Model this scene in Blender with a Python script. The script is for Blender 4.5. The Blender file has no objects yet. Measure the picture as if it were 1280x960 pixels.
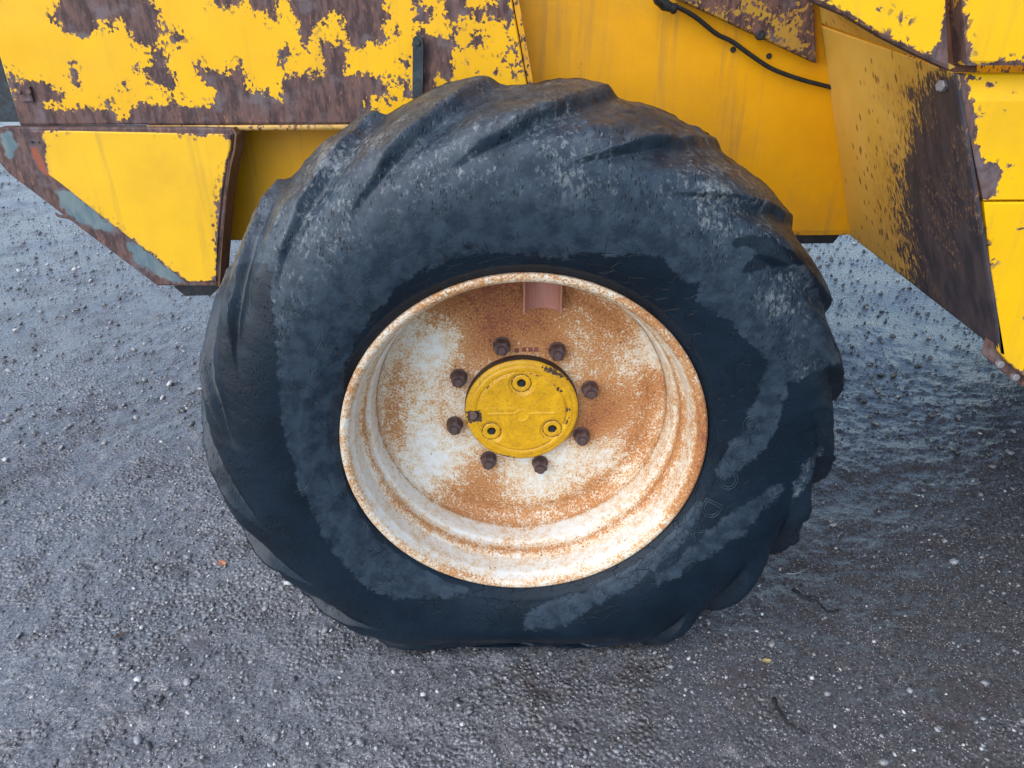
import bpy, bmesh, math, random
import numpy as np
from mathutils import Matrix, Vector

random.seed(7); rng = np.random.default_rng(7)
S = bpy.context.scene
COL = S.collection
R = math.radians

# ------------------------------------------------------------------ camera
AX = 0.520                                        # axle height above the ground
CAM = np.array([-0.04454, -1.11363, 0.70736 + AX])
PITCH, YAW, ROLL = 0.47975, 0.02052, -0.00237
FPX = 924.0                                       # focal length in photo pixels (1280 wide)
cd = bpy.data.cameras.new('camera'); cam = bpy.data.objects.new('camera', cd); COL.objects.link(cam)
cd.sensor_fit = 'HORIZONTAL'; cd.sensor_width = 36.0; cd.lens = 36.0*FPX/1280.0
cd.clip_start = 0.01; cd.clip_end = 1000
cam.matrix_world = (Matrix.Translation(CAM.tolist()) @ Matrix.Rotation(-YAW, 4, 'Z')
                    @ Matrix.Rotation(math.pi/2 - PITCH, 4, 'X') @ Matrix.Rotation(ROLL, 4, 'Z'))
S.camera = cam

# ------------------------------------------------------------------ light
SUN_EL, SUN_AZ = 42.0, 228.0      # azimuth: clockwise from +Y, where the light comes from
w = bpy.data.worlds.new('World'); S.world = w; w.use_nodes = True
nt = w.node_tree; nt.nodes.clear()
sky = nt.nodes.new('ShaderNodeTexSky'); sky.sky_type = 'NISHITA'; sky.sun_disc = False
sky.sun_elevation = R(SUN_EL); sky.sun_rotation = R(SUN_AZ)
sky.air_density = 1.0; sky.dust_density = 0.6; sky.ozone_density = 1.0
bgn = nt.nodes.new('ShaderNodeBackground'); bgn.inputs[1].default_value = 0.15
wo = nt.nodes.new('ShaderNodeOutputWorld')
nt.links.new(sky.outputs[0], bgn.inputs[0]); nt.links.new(bgn.outputs[0], wo.inputs[0])
sd = bpy.data.lights.new('sun', 'SUN'); sd.energy = 1.5; sd.angle = R(85); sd.color = (1.0, 0.95, 0.88)
sun = bpy.data.objects.new('sun', sd); COL.objects.link(sun)
sdir = Vector((math.sin(R(SUN_AZ))*math.cos(R(SUN_EL)), math.cos(R(SUN_AZ))*math.cos(R(SUN_EL)), math.sin(R(SUN_EL))))
sun.rotation_euler = (-sdir).to_track_quat('-Z', 'Y').to_euler(); sun.location = (sdir*12)
S.view_settings.view_transform = 'Standard'; S.view_settings.look = 'None'
S.view_settings.exposure = 1.10; S.view_settings.gamma = 1.0

# ------------------------------------------------------------------ pixel helpers (photo pixels -> directions)
def ray(u, v):
    a, b = u-640.0, v-480.0
    cr, sr = math.cos(ROLL), math.sin(ROLL)
    a, b = a*cr + b*sr, -a*sr + b*cr
    cp, sp = math.cos(PITCH), math.sin(PITCH)
    X, U = a/FPX, -b/FPX
    Y, Z = cp + U*sp, -sp + U*cp
    cy, sy = math.cos(YAW), math.sin(YAW)
    return np.array([X*cy + Y*sy, -X*sy + Y*cy, Z])
def atY(u, v, Y): d = ray(u, v); return CAM + d*(Y-CAM[1])/d[1]
def atZ(u, v, Z): d = ray(u, v); return CAM + d*(Z-CAM[2])/d[2]
def toPx(P):
    d = P - CAM
    cy, sy = math.cos(YAW), math.sin(YAW)
    X = d[:, 0]*cy - d[:, 1]*sy; Y = d[:, 0]*sy + d[:, 1]*cy; Z = d[:, 2]
    cp, sp = math.cos(PITCH), math.sin(PITCH)
    dep = Y*cp - Z*sp; up = Y*sp + Z*cp
    dep = np.where(np.abs(dep) < 1e-3, 1e-3, dep)
    u, v = FPX*X/dep, -FPX*up/dep
    cr, sr = math.cos(ROLL), math.sin(ROLL)
    return np.stack([640 + u*cr - v*sr, 480 + u*sr + v*cr], 1)

def sdf(Q, poly):
    """signed distance (positive inside) of points Q to a closed polygon"""
    P = np.asarray(poly, float); A = P; B = np.roll(P, -1, 0)
    best = np.full(len(Q), 1e9); ins = np.zeros(len(Q), bool)
    for a, b in zip(A, B):
        e = b-a; wv = Q-a
        t = np.clip((wv@e)/max(e@e, 1e-9), 0, 1)
        dd = np.hypot(wv[:, 0]-t*e[0], wv[:, 1]-t*e[1]); best = np.minimum(best, dd)
        c = ((a[1] <= Q[:, 1]) & (b[1] > Q[:, 1])) | ((b[1] <= Q[:, 1]) & (a[1] > Q[:, 1]))
        den = e[1] if abs(e[1]) > 1e-9 else 1e-9
        ins ^= c & (Q[:, 0] < a[0] + (Q[:, 1]-a[1])/den*e[0])
    return np.where(ins, best, -best)
def sdf_union(Q, polys):
    o = np.full(len(Q), -1e9)
    for p in polys: o = np.maximum(o, sdf(Q, p))
    return o

# ------------------------------------------------------------------ numpy value noise
def _h(ix, iy, iz):
    n = (ix*374761393 + iy*668265263 + iz*2147483647 + 1013904223) & 0xFFFFFFFF
    n = ((n ^ (n >> 13))*1274126177) & 0xFFFFFFFF
    n = ((n ^ (n >> 15))*2246822519) & 0xFFFFFFFF
    return ((n ^ (n >> 16)) & 0xFFFF)/65535.0*2-1
def noise3(x, y, z):
    x = np.asarray(x, float); y = np.asarray(y, float)+0*x; z = np.asarray(z, float)+0*x
    ix, iy, iz = [np.floor(q).astype(np.int64) for q in (x, y, z)]
    fx, fy, fz = x-ix, y-iy, z-iz
    fx, fy, fz = [q*q*q*(q*(q*6-15)+10) for q in (fx, fy, fz)]
    r = 0
    for dx in (0, 1):
        for dy in (0, 1):
            for dz in (0, 1):
                r = r + _h(ix+dx, iy+dy, iz+dz)*(fx if dx else 1-fx)*(fy if dy else 1-fy)*(fz if dz else 1-fz)
    return r
def fbm(x, y, z=0.0, oct=3):
    r = 0; a = 1.0; s = 1.0
    for k in range(oct):
        r = r + a*noise3(np.asarray(x)*s + 17.3*k, np.asarray(y)*s + 5.1*k, np.asarray(z)*s + 9.7*k); a *= .5; s *= 2.03
    return r
def sstep(a, b, x):
    t = np.clip((x-a)/(b-a), 0, 1); return t*t*(3-2*t)

# ------------------------------------------------------------------ object helpers
def mkmesh(name, V, Fc, attrs=None, smooth=False):
    me = bpy.data.meshes.new(name)
    V = np.asarray(V, np.float32)
    if isinstance(Fc, np.ndarray):
        n, k = Fc.shape
        me.vertices.add(len(V)); me.vertices.foreach_set('co', V.ravel())
        me.loops.add(n*k); me.loops.foreach_set('vertex_index', Fc.astype(np.int32).ravel())
        me.polygons.add(n); me.polygons.foreach_set('loop_start', np.arange(n, dtype=np.int32)*k)
        me.update(calc_edges=True)
    else:
        me.from_pydata(V.tolist(), [], Fc); me.update()
    for k, a in (attrs or {}).items():
        at = me.attributes.new(k, 'FLOAT', 'POINT'); at.data.foreach_set('value', np.asarray(a, np.float32))
    if smooth: me.polygons.foreach_set('use_smooth', np.ones(len(me.polygons), bool))
    me.validate(clean_customdata=False)
    return me
def link(name, me, mat, parent=None):
    o = bpy.data.objects.new(name, me); COL.objects.link(o)
    if mat is not None and me is not None:
        me.materials.clear(); me.materials.append(mat)
    if parent is not None: setp(o, parent)
    return o
PW = {}
def setp(o, parent):
    o.parent = parent
    o.matrix_parent_inverse = PW.get(parent.name, Matrix()).inverted()
def tag(o, label, cat, kind=None, group=None):
    o['label'] = label
    if cat: o['category'] = cat
    if kind: o['kind'] = kind
    if group: o['group'] = group

def bm_obj(name, bm, mat, parent=None, bevel=0, seg=2, smooth=False):
    if bevel:
        es = [e for e in bm.edges if len(e.link_faces) == 2 and e.calc_face_angle(0) > 0.5]
        bmesh.ops.bevel(bm, geom=es, offset=bevel, segments=seg, profile=.5, affect='EDGES', clamp_overlap=True)
    bmesh.ops.recalc_face_normals(bm, faces=bm.faces[:])
    me = bpy.data.meshes.new(name); bm.to_mesh(me); bm.free()
    if smooth: me.polygons.foreach_set('use_smooth', np.ones(len(me.polygons), bool))
    return link(name, me, mat, parent)
def bm_box(bm, lo, hi):
    v = [bm.verts.new((x, y, z)) for x in (lo[0], hi[0]) for y in (lo[1], hi[1]) for z in (lo[2], hi[2])]
    for f in ((0, 1, 3, 2), (4, 6, 7, 5), (0, 4, 5, 1), (2, 3, 7, 6), (0, 2, 6, 4), (1, 5, 7, 3)):
        bm.faces.new([v[i] for i in f])
def box(name, lo, hi, mat, parent, bevel=.004):
    bm = bmesh.new(); bm_box(bm, lo, hi); return bm_obj(name, bm, mat, parent, bevel)
def prism_pts(name, front, back, mat, parent, bevel=.002):
    bm = bmesh.new()
    a = [bm.verts.new(tuple(p)) for p in front]; b = [bm.verts.new(tuple(p)) for p in back]
    bm.faces.new(a); bm.faces.new(b[::-1]); n = len(a)
    for i in range(n): bm.faces.new([a[i], b[i], b[(i+1) % n], a[(i+1) % n]])
    return bm_obj(name, bm, mat, parent, bevel)
def prismY(name, xz, y0, y1, mat, parent, bevel=.002):
    return prism_pts(name, [(x, y0, z) for x, z in xz], [(x, y1, z) for x, z in xz], mat, parent, bevel)
def tube(name, pts, rad, mat, parent=None, seg=10, smooth=True):
    pts = np.asarray(pts, float); n = len(pts)
    rad = np.broadcast_to(np.asarray(rad, float), (n,))
    V = []
    up = np.array([0.0, 0.0, 1.0])
    for i in range(n):
        t = pts[min(i+1, n-1)]-pts[max(i-1, 0)]; t = t/np.linalg.norm(t)
        a = np.cross(t, up)
        if np.linalg.norm(a) < .05: a = np.cross(t, np.array([1.0, 0, 0]))
        a /= np.linalg.norm(a); b = np.cross(t, a)
        for k in range(seg):
            th = 2*math.pi*k/seg; V.append(pts[i]+rad[i]*(math.cos(th)*a+math.sin(th)*b))
    Fc = [[i*seg+k, i*seg+(k+1) % seg, (i+1)*seg+(k+1) % seg, (i+1)*seg+k] for i in range(n-1) for k in range(seg)]
    Fc += [list(range(seg))[::-1], [(n-1)*seg+k for k in range(seg)]]
    return link(name, mkmesh(name, V, Fc, smooth=smooth), mat, parent)
def spline(P, n):
    P = np.asarray(P, float); m = len(P)-1; out = []
    for t in np.linspace(0, m, n):
        i = min(int(t), m-1); f = t-i
        p0, p1, p2, p3 = P[max(i-1, 0)], P[i], P[i+1], P[min(i+2, m)]
        out.append(.5*((2*p1)+(-p0+p2)*f+(2*p0-5*p1+4*p2-p3)*f*f+(-p0+3*p1-3*p2+p3)*f**3))
    return np.array(out)
def polysample(P, n):
    P = np.asarray(P, float); L = np.r_[0, np.cumsum(np.linalg.norm(np.diff(P, axis=0), axis=1))]
    t = np.linspace(0, L[-1], n)
    return np.stack([np.interp(t, L, P[:, k]) for k in range(P.shape[1])], 1)

def ruled(name, A, B, nu, nv, thick, mat, parent, attrf=None, warp=None, edge_soft=.002, twist=False):
    """plate whose front is ruled between polylines A (top) and B (bottom); given thickness along 'thick' vector"""
    a = polysample(A, nu); b = polysample(B, nu); t = np.linspace(0, 1, nv)[:, None, None]
    G = a[None]*(1-t) + b[None]*t                      # nv,nu,3
    T = np.asarray(thick, float); Tn = T/np.linalg.norm(T)
    if warp is not None: G = warp(G)
    at = attrf(G.reshape(-1, 3)) if attrf else {}
    bd = np.zeros((nv, nu), bool); bd[0] = bd[-1] = True; bd[:, 0] = bd[:, -1] = True
    G = G.copy(); G[bd] += Tn*edge_soft
    idx = np.arange(nv*nu).reshape(nv, nu)
    Fq = np.stack([idx[:-1, :-1], idx[1:, :-1], idx[1:, 1:], idx[:-1, 1:]], -1).reshape(-1, 4)
    V = G.reshape(-1, 3)
    ring = np.r_[idx[0, :], idx[1:, -1], idx[-1, -2::-1], idx[-2:0:-1, 0]]
    n0 = len(V); V = np.r_[V, V[ring]+T]; m = len(ring); k = np.arange(m)
    Fs = np.stack([ring, ring[(k+1) % m], n0+(k+1) % m, n0+k], 1)
    if twist:                                          # warped plate: the back follows the front
        V = np.r_[V[:n0], V[:n0]+T]; n1 = n0
        Fs = np.stack([ring, ring[(k+1) % m], n1+ring[(k+1) % m], n1+ring[k]], 1)
        faces = Fq.tolist()+Fs.tolist()+(Fq[:, ::-1]+n1).tolist()
        at = {q: np.r_[v, v] for q, v in at.items()}
    else:
        faces = Fq.tolist()+Fs.tolist()+[(n0+k)[::-1].tolist()]
        at = {q: np.r_[v, v[ring]] for q, v in at.items()}
    me = mkmesh(name, V, faces, at)
    bm = bmesh.new(); bm.from_mesh(me); bmesh.ops.recalc_face_normals(bm, faces=bm.faces[:]); bm.to_mesh(me); bm.free()
    return link(name, me, mat, parent)

# ------------------------------------------------------------------ node helper
class NT:
    def __init__(s, name):
        s.m = bpy.data.materials.new(name); s.m.use_nodes = True; s.t = s.m.node_tree; s.t.nodes.clear()
        s.out = s.n('ShaderNodeOutputMaterial'); s.b = s.n('ShaderNodeBsdfPrincipled')
        s.t.links.new(s.b.outputs[0], s.out.inputs[0])
        s.tc = s.n('ShaderNodeTexCoord').outputs['Object']
    def n(s, t): return s.t.nodes.new(t)
    def put(s, sock, v):
        if hasattr(v, 'links') or isinstance(v, bpy.types.NodeSocket): s.t.links.new(v, sock)
        elif isinstance(v, (tuple, list)) and len(v) == 3 and sock.type == 'RGBA': sock.default_value = (*v, 1)
        else: sock.default_value = v
    def math(s, op, a, b=0.0, c=0.0, clamp=False):
        n = s.n('ShaderNodeMath'); n.operation = op; n.use_clamp = clamp
        s.put(n.inputs[0], a); s.put(n.inputs[1], b); s.put(n.inputs[2], c); return n.outputs[0]
    def scale(s, v, sc):
        n = s.n('ShaderNodeMapping'); s.put(n.inputs[0], v); n.inputs['Scale'].default_value = sc; return n.outputs[0]
    def noise(s, sc=10., det=3., rough=.55, vec=None, dist=0.):
        n = s.n('ShaderNodeTexNoise'); s.put(n.inputs['Vector'], vec if vec is not None else s.tc)
        n.inputs['Scale'].default_value = sc; n.inputs['Detail'].default_value = det
        n.inputs['Roughness'].default_value = rough; n.inputs['Distortion'].default_value = dist; return n.outputs[0]
    def vor(s, sc=10., vec=None, feat='F1', rnd=1.):
        n = s.n('ShaderNodeTexVoronoi'); n.feature = feat; s.put(n.inputs['Vector'], vec if vec is not None else s.tc)
        n.inputs['Scale'].default_value = sc; n.inputs['Randomness'].default_value = rnd; return n.outputs['Distance']
    def vorc(s, sc=10., vec=None):
        n = s.n('ShaderNodeTexVoronoi'); s.put(n.inputs['Vector'], vec if vec is not None else s.tc)
        n.inputs['Scale'].default_value = sc; return n.outputs['Color']
    def mapr(s, v, a, b, c=0., d=1., smooth=True):
        n = s.n('ShaderNodeMapRange'); n.interpolation_type = 'SMOOTHSTEP' if smooth else 'LINEAR'
        s.put(n.inputs[0], v)
        for i, q in enumerate((a, b, c, d)): s.put(n.inputs[1+i], q)
        return n.outputs[0]
    def mix(s, f, a, b):
        n = s.n('ShaderNodeMix'); n.data_type = 'RGBA'
        s.put(n.inputs[0], f); s.put(n.inputs[6], a); s.put(n.inputs[7], b); return n.outputs[2]
    def attr(s, name):
        n = s.n('ShaderNodeAttribute'); n.attribute_name = name; return n.outputs['Fac']
    def bump(s, h, dist=.002, st=1., normal=None):
        n = s.n('ShaderNodeBump'); s.put(n.inputs['Height'], h); n.inputs['Distance'].default_value = dist
        n.inputs['Strength'].default_value = st
        if normal is not None: s.put(n.inputs['Normal'], normal)
        return n.outputs[0]
    def fin(s, col, rough=.5, normal=None, spec=.5, metal=0.):
        s.put(s.b.inputs['Base Color'], col); s.put(s.b.inputs['Roughness'], rough)
        s.put(s.b.inputs['Specular IOR Level'], spec); s.put(s.b.inputs['Metallic'], metal)
        if normal is not None: s.put(s.b.inputs['Normal'], normal)
        return s.m

YEL = (.86, .455, .003); YEL2 = (.78, .365, .003)
RUST_A = (.145, .080, .068); RUST_B = (.060, .036, .036); RUST_C = (.27, .125, .085); RUST_G = (.170, .135, .140)

def rust_color(k, vec):
    st = k.scale(vec, (1, 1, .28))
    n1 = k.noise(90, 5, .65, st); n2 = k.noise(22, 4, .6, vec); n3 = k.noise(260, 3, .6, st)
    c = k.mix(k.mapr(n1, .38, .62), RUST_B, RUST_A)
    c = k.mix(k.math('MULTIPLY', k.mapr(n2, .50, .68), .7), c, RUST_G)
    c = k.mix(k.math('MULTIPLY', k.mapr(n3, .54, .70), k.mapr(n2, .55, .38)), c, RUST_C)
    return c, n1
def m_paint(name, yel=YEL, ragged=1.0, base_rough=.42, fleck=.5, dirt=.25, soft=.35, drip=1.0, dull=None):
    """yellow paint over rust; attribute 'rust' = signed distance in cm (positive = bare)"""
    k = NT(name); v = k.tc
    d = k.attr('rust')
    na = k.math('SUBTRACT', k.noise(85, 4, .7, v), .5)
    nb = k.math('SUBTRACT', k.noise(60, 3, .6, k.scale(v, (1, 1, .22))), .5)
    vs = k.n('ShaderNodeSeparateColor'); k.put(vs.inputs[0], k.vorc(190, k.scale(v, (1, 1, .8)))); nc = k.math('SUBTRACT', vs.outputs[0], .5)
    e = k.math('ADD', k.math('SUBTRACT', d, .42*ragged), k.math('MULTIPLY', na, 4.6*ragged))
    e = k.math('ADD', e, k.math('MULTIPLY', nb, 1.8*ragged*drip))
    e = k.math('ADD', e, k.math('MULTIPLY', nc, 1.5*ragged))
    f = k.mapr(e, -.04, .06)
    # chips: clustered small dots
    vd = k.vor(95, k.scale(v, (1, 1, .7))); cl = k.noise(14, 2, .5, v)
    ch = k.math('MULTIPLY', k.mapr(vd, .15, .09), k.mapr(cl, .76-.25*fleck, .80-.25*fleck))
    nearb = k.math('MULTIPLY', k.mapr(vs.outputs[1], .80, .82), k.math('MULTIPLY', k.mapr(d, -1.6, -.5), k.mapr(cl, .46, .56)))
    ch = k.math('MAXIMUM', ch, nearb)
    f = k.math('MAXIMUM', f, ch)
    rc, rn = rust_color(k, v)
    halo = k.mapr(e, -soft, -.02)
    y1 = k.mix(k.mapr(k.noise(6, 4, .6, v), .35, .7), yel, tuple(q*s for q, s in zip(yel, (.90, .88, 1.2))))
    streak = k.noise(35, 4, .6, k.scale(v, (1, 1, .06)))
    y1 = k.mix(k.math('MULTIPLY', k.mapr(streak, .52, .72), dirt), y1, (.33, .19, .05))
    if dull: y1 = k.mix(dull[0], y1, dull[1])
    y1 = k.mix(k.math('MULTIPLY', k.mapr(k.noise(420, 2, .5, v), .60, .72), dirt*.6), y1, (.25, .14, .04))
    y1 = k.mix(k.math('MULTIPLY', k.mapr(k.noise(5, 5, .7, v), .48, .70), dirt*.7), y1, (.40, .22, .05))
    y1 = k.mix(k.math('MULTIPLY', halo, .55), y1, (.46, .24, .09))
    col = k.mix(f, y1, rc)
    h = k.math('ADD', k.math('MULTIPLY', k.math('SUBTRACT', 1.0, f), .5), k.math('MULTIPLY', k.math('MULTIPLY', rn, f), .6))
    h = k.math('ADD', h, k.math('MULTIPLY', k.noise(500, 2, .5, v), .06))
    h = k.math('ADD', h, k.math('MULTIPLY', k.noise(9, 1, .5, v), 2.0))
    nrm = k.bump(h, .0016, .8)
    ro = k.math('ADD', base_rough, k.math('MULTIPLY', f, .34))
    return k.fin(col, ro, nrm, .30)
def m_rusty(name, tint=(1, 1, 1), spec=.35, rough=.72, teal=False):
    k = NT(name); c, n1 = rust_color(k, k.tc)
    if tint != (1, 1, 1):
        c = k.mix(.55, c, tuple(q*t for q, t in zip((.11, .07, .06), tint)))
    if teal:
        t = k.attr('teal'); e = k.math('ADD', t, k.math('MULTIPLY', k.math('SUBTRACT', k.noise(70, 4, .6), .5), 3.0))
        tc = k.mix(k.mapr(k.noise(60, 4, .6, k.scale(k.tc, (1, 1, .4))), .35, .65), (.10, .17, .20), (.17, .23, .23))
        c = k.mix(k.math('MULTIPLY', k.mapr(e, -.3, .4), .85), c, tc)
        r = k.attr('red'); e2 = k.math('ADD', r, k.math('MULTIPLY', k.math('SUBTRACT', k.noise(50, 4, .6), .5), 1.5))
        c = k.mix(k.math('MULTIPLY', k.mapr(e2, -.3, .4), .85), c, (.33, .085, .04))
    return k.fin(c, rough, k.bump(n1, .0015, .7), spec)
def m_black(name, col=(.012, .014, .017), rough=.55):
    k = NT(name)
    c = k.mix(k.mapr(k.noise(60, 4, .6), .45, .7), col, tuple(q*2.2+.008 for q in col))
    return k.fin(c, rough, k.bump(k.noise(180, 3), .0008, .5), .4)

# ------------------------------------------------------------------ ground
def ground_h(x, y):
    big = .010*fbm(x*1.3, y*1.3, 3.0, 2) + .004*fbm(x*4.1, y*4.1+.4*fbm(x*2, y*2, 1, 1), 7.0, 2)
    rut = .0025*fbm(x*5+y*2.0, y*14-x*5, 2.2, 2)
    mid = .0045*fbm(x*23, y*23, 1.5, 2)
    fine = .0026*np.abs(fbm(x*75, y*75, 4.4, 2)) + .0016*fbm(x*150, y*150, 8.0, 1)
    near = 1-np.exp(-(((x)/.34)**2 + ((y-.16)/.22)**2)**2)    # compacted below the tyre
    mound = .0075*np.exp(-((y-.012)/.024)**2)*sstep(.33, .22, np.abs(x))*(.7+.6*noise3(x*24, y*24, 2.0))
    fade = 1-.8*sstep(1.6, 3.2, np.hypot(x, y))
    return big*near + (rut*near + (mid+fine)*(.35+.65*near))*fade + mound - .004
def axis(d0, d1, step, far, grow=1.10):
    a = list(np.arange(d0, d1, step)); s = step; q = d1
    hi = []
    while q < far: hi.append(q); s *= grow; q += s
    hi.append(far); lo = []; s = step*grow; q = d0-s
    while q > -far: lo.append(q); s *= grow; q -= s
    lo.append(-far)
    return np.array(lo[::-1]+a+hi)
gx = axis(-1.5, 1.5, .0066, 400, 1.06); gy = axis(-.62, 1.1, .0066, 400, 1.045)
XX, YY = np.meshgrid(gx, gy)
ZZ = ground_h(XX.ravel(), YY.ravel()); dist = np.hypot(XX.ravel(), YY.ravel())
ZZ = ZZ*(1-sstep(15, 60, dist))
idx = np.arange(XX.size).reshape(XX.shape)
GF = np.stack([idx[:-1, :-1], idx[:-1, 1:], idx[1:, 1:], idx[1:, :-1]], -1).reshape(-1, 4)
def m_ground():
    k = NT('wet_grit'); v = k.tc
    big = k.noise(1.3, 4, .6, v); med = k.noise(6, 4, .65, v); fine = k.noise(170, 4, .7, v)
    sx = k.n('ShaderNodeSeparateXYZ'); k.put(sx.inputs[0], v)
    side = k.mapr(k.math('ADD', sx.outputs[0], k.math('MULTIPLY', k.math('SUBTRACT', k.noise(2.2, 4, .6, v), .5), 1.6)), -.25, .75)   # darker, browner base colour towards +x
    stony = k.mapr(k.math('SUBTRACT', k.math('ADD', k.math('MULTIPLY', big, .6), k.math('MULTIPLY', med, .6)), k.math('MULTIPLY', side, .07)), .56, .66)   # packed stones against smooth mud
    cells = k.vor(92, v, rnd=1.0); cc = k.vorc(92, v)
    sep = k.n('ShaderNodeSeparateColor'); k.put(sep.inputs[0], cc)
    c = k.mix(k.mapr(fine, .34, .66), (.055, .053, .055), (.205, .202, .208))
    st = k.mix(k.mapr(sep.outputs[2], 0, 1, smooth=False), (.062, .061, .064), (.285, .283, .292))
    c = k.mix(k.math('MULTIPLY', stony, k.mapr(cells, .62, .35, 0, .8)), c, st)
    c = k.mix(k.math('MULTIPLY', k.mapr(med, .50, .66), .65), c, (.058, .046, .040))
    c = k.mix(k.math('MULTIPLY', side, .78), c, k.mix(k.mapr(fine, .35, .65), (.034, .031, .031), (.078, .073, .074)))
    fc = k.vor(300, v); fcc = k.vorc(300, v); sp2 = k.n('ShaderNodeSeparateColor'); k.put(sp2.inputs[0], fcc)
    fl = k.math('MULTIPLY', k.mapr(fc, .46, .34), k.mapr(sp2.outputs[0], .88, .91))
    c = k.mix(fl, c, (.44, .44, .46))
    br = k.math('MULTIPLY', k.mapr(k.noise(3.4, 4, .7, v), .57, .69), k.mapr(fine, .4, .6))
    c = k.mix(k.math('MULTIPLY', br, .6), c, (.060, .034, .028))
    dome = k.math('MULTIPLY', k.mapr(cells, .70, .05, 0, 1), k.math('MULTIPLY', stony, k.math('ADD', .35, sep.outputs[1])))
    h = k.math('ADD', k.math('MULTIPLY', fine, .34), k.math('MULTIPLY', dome, 1.0))
    h = k.math('ADD', h, k.math('MULTIPLY', k.noise(45, 4, .65, v), .9))
    h = k.math('ADD', h, k.math('MULTIPLY', fl, .15))
    nrm = k.bump(h, .0055, .85)
    ro = k.math('ADD', k.mapr(fine, .3, .7, .17, .34), k.math('MULTIPLY', stony, .12))
    return k.fin(c, ro, nrm, .75)
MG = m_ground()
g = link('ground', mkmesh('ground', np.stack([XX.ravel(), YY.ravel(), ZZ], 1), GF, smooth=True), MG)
g['kind'] = 'structure'; g['label'] = 'damp grey compacted grit yard under the loader'

# loose grit: thousands of small half-buried stones
def ico(sub):
    bm = bmesh.new(); bmesh.ops.create_icosphere(bm, subdivisions=sub, radius=1)
    V = np.array([p.co[:] for p in bm.verts]); Fq = np.array([[p.index for p in f.verts] for f in bm.faces]); bm.free(); return V, Fq
def stones(n, sub, size, sexp, sampler):
    V0, F0 = ico(sub); var = []
    for q in range(14):
        d = V0*(1+.28*rng.standard_normal((len(V0), 1)).clip(-1.3, 1.3))
        d *= np.array([1, rng.uniform(.6, .95), rng.uniform(.4, .75)]); var.append(d)
    var = np.array(var)
    x, y = sampler(n); z = ground_h(x, y)
    s = size*(.45 + rng.random(n)**sexp*1.25)
    an = rng.random(n)*2*math.pi; c, sn = np.cos(an), np.sin(an)
    D = var[rng.integers(0, 14, n)]*s[:, None, None]
    tl = rng.normal(0, .35, (n, 1))
    X = D[..., 0]*c[:, None]-D[..., 1]*sn[:, None]; Y = D[..., 0]*sn[:, None]+D[..., 1]*c[:, None]
    Z = D[..., 2]+X*tl
    P = np.stack([X+x[:, None], Y+y[:, None], Z+(z+s*.16)[:, None]], -1)
    tone = rng.random(n); m = len(V0)
    return P.reshape(-1, 3), (F0[None]+(np.arange(n)*m)[:, None, None]).reshape(-1, 3), np.repeat(tone, m)
def smp(n):
    out = np.zeros((0, 2))
    while len(out) < n:
        u = rng.uniform(-60, 1340, 6*n); v = rng.uniform(190, 1010, 6*n)
        th = rng.uniform(-1.25, 1.25, 6*n); r = .35 + 5.6*rng.random(6*n)**1.7
        x = -.04+r*np.sin(th); y = -1.0+r*np.cos(th)
        dens = .30+.70*sstep(-.25, .35, fbm(x*2.4, y*2.4, 11.0, 3)) ; dens *= np.where(x > .1, .50, 1.0)
        ok = rng.random(6*n) < dens
        ok &= ~((np.abs(x) < .28) & (y > .03) & (y < .27)) & ~((np.abs(x) < .21) & (y > 1.67) & (y < 1.9))
        out = np.r_[out, np.stack([x, y], 1)[ok]]
    return out[:n, 0], out[:n, 1]
A = stones(42000, 1, .0036, 2.2, smp); B = stones(3600, 1, .0066, 3.0, smp)
def smp_far(n):
    th = rng.uniform(-1.2, 1.2, n); r = 2.2 + 5.5*rng.random(n)
    x = -.04+r*np.sin(th); y = -1.0+r*np.cos(th)
    return x, y
C_ = stones(12000, 1, .0085, 2.6, smp_far)
GV = np.r_[A[0], B[0], C_[0]]; GFc = np.r_[A[1], B[1]+len(A[0]), C_[1]+len(A[0])+len(B[0])]
k = NT('grit_stone'); t = k.attr('tone')
c = k.mix(k.mapr(t, 0, .55, smooth=False), (.050, .049, .052), (.200, .199, .206))
c = k.mix(k.mapr(t, .60, .93), c, (.28, .28, .29)); c = k.mix(k.mapr(t, .940, .955), c, (.50, .49, .47))
c = k.mix(k.math('MULTIPLY', k.mapr(k.noise(300, 2), .5, .65), .35), c, (.05, .05, .055))
MSt = k.fin(c, .36, k.bump(k.noise(500, 2), .0006, .6), .6)
gr = link('gravel', mkmesh('gravel', GV, GFc, {'tone': np.r_[A[2], B[2], C_[2]]}), MSt)
tag(gr, 'fine grey grit and small pebbles scattered over the yard', 'gravel', 'stuff')

# ------------------------------------------------------------------ the loader
LB = (0.0, .95, 0.0)
loader = bpy.data.objects.new('wheel_loader', None); COL.objects.link(loader); loader.location = LB
loader.empty_display_size = .3
PW['wheel_loader'] = Matrix.Translation(LB)
tag(loader, 'old yellow wheel loader with rusty peeling paint and one big muddy tyre', 'wheel loader')

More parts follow.
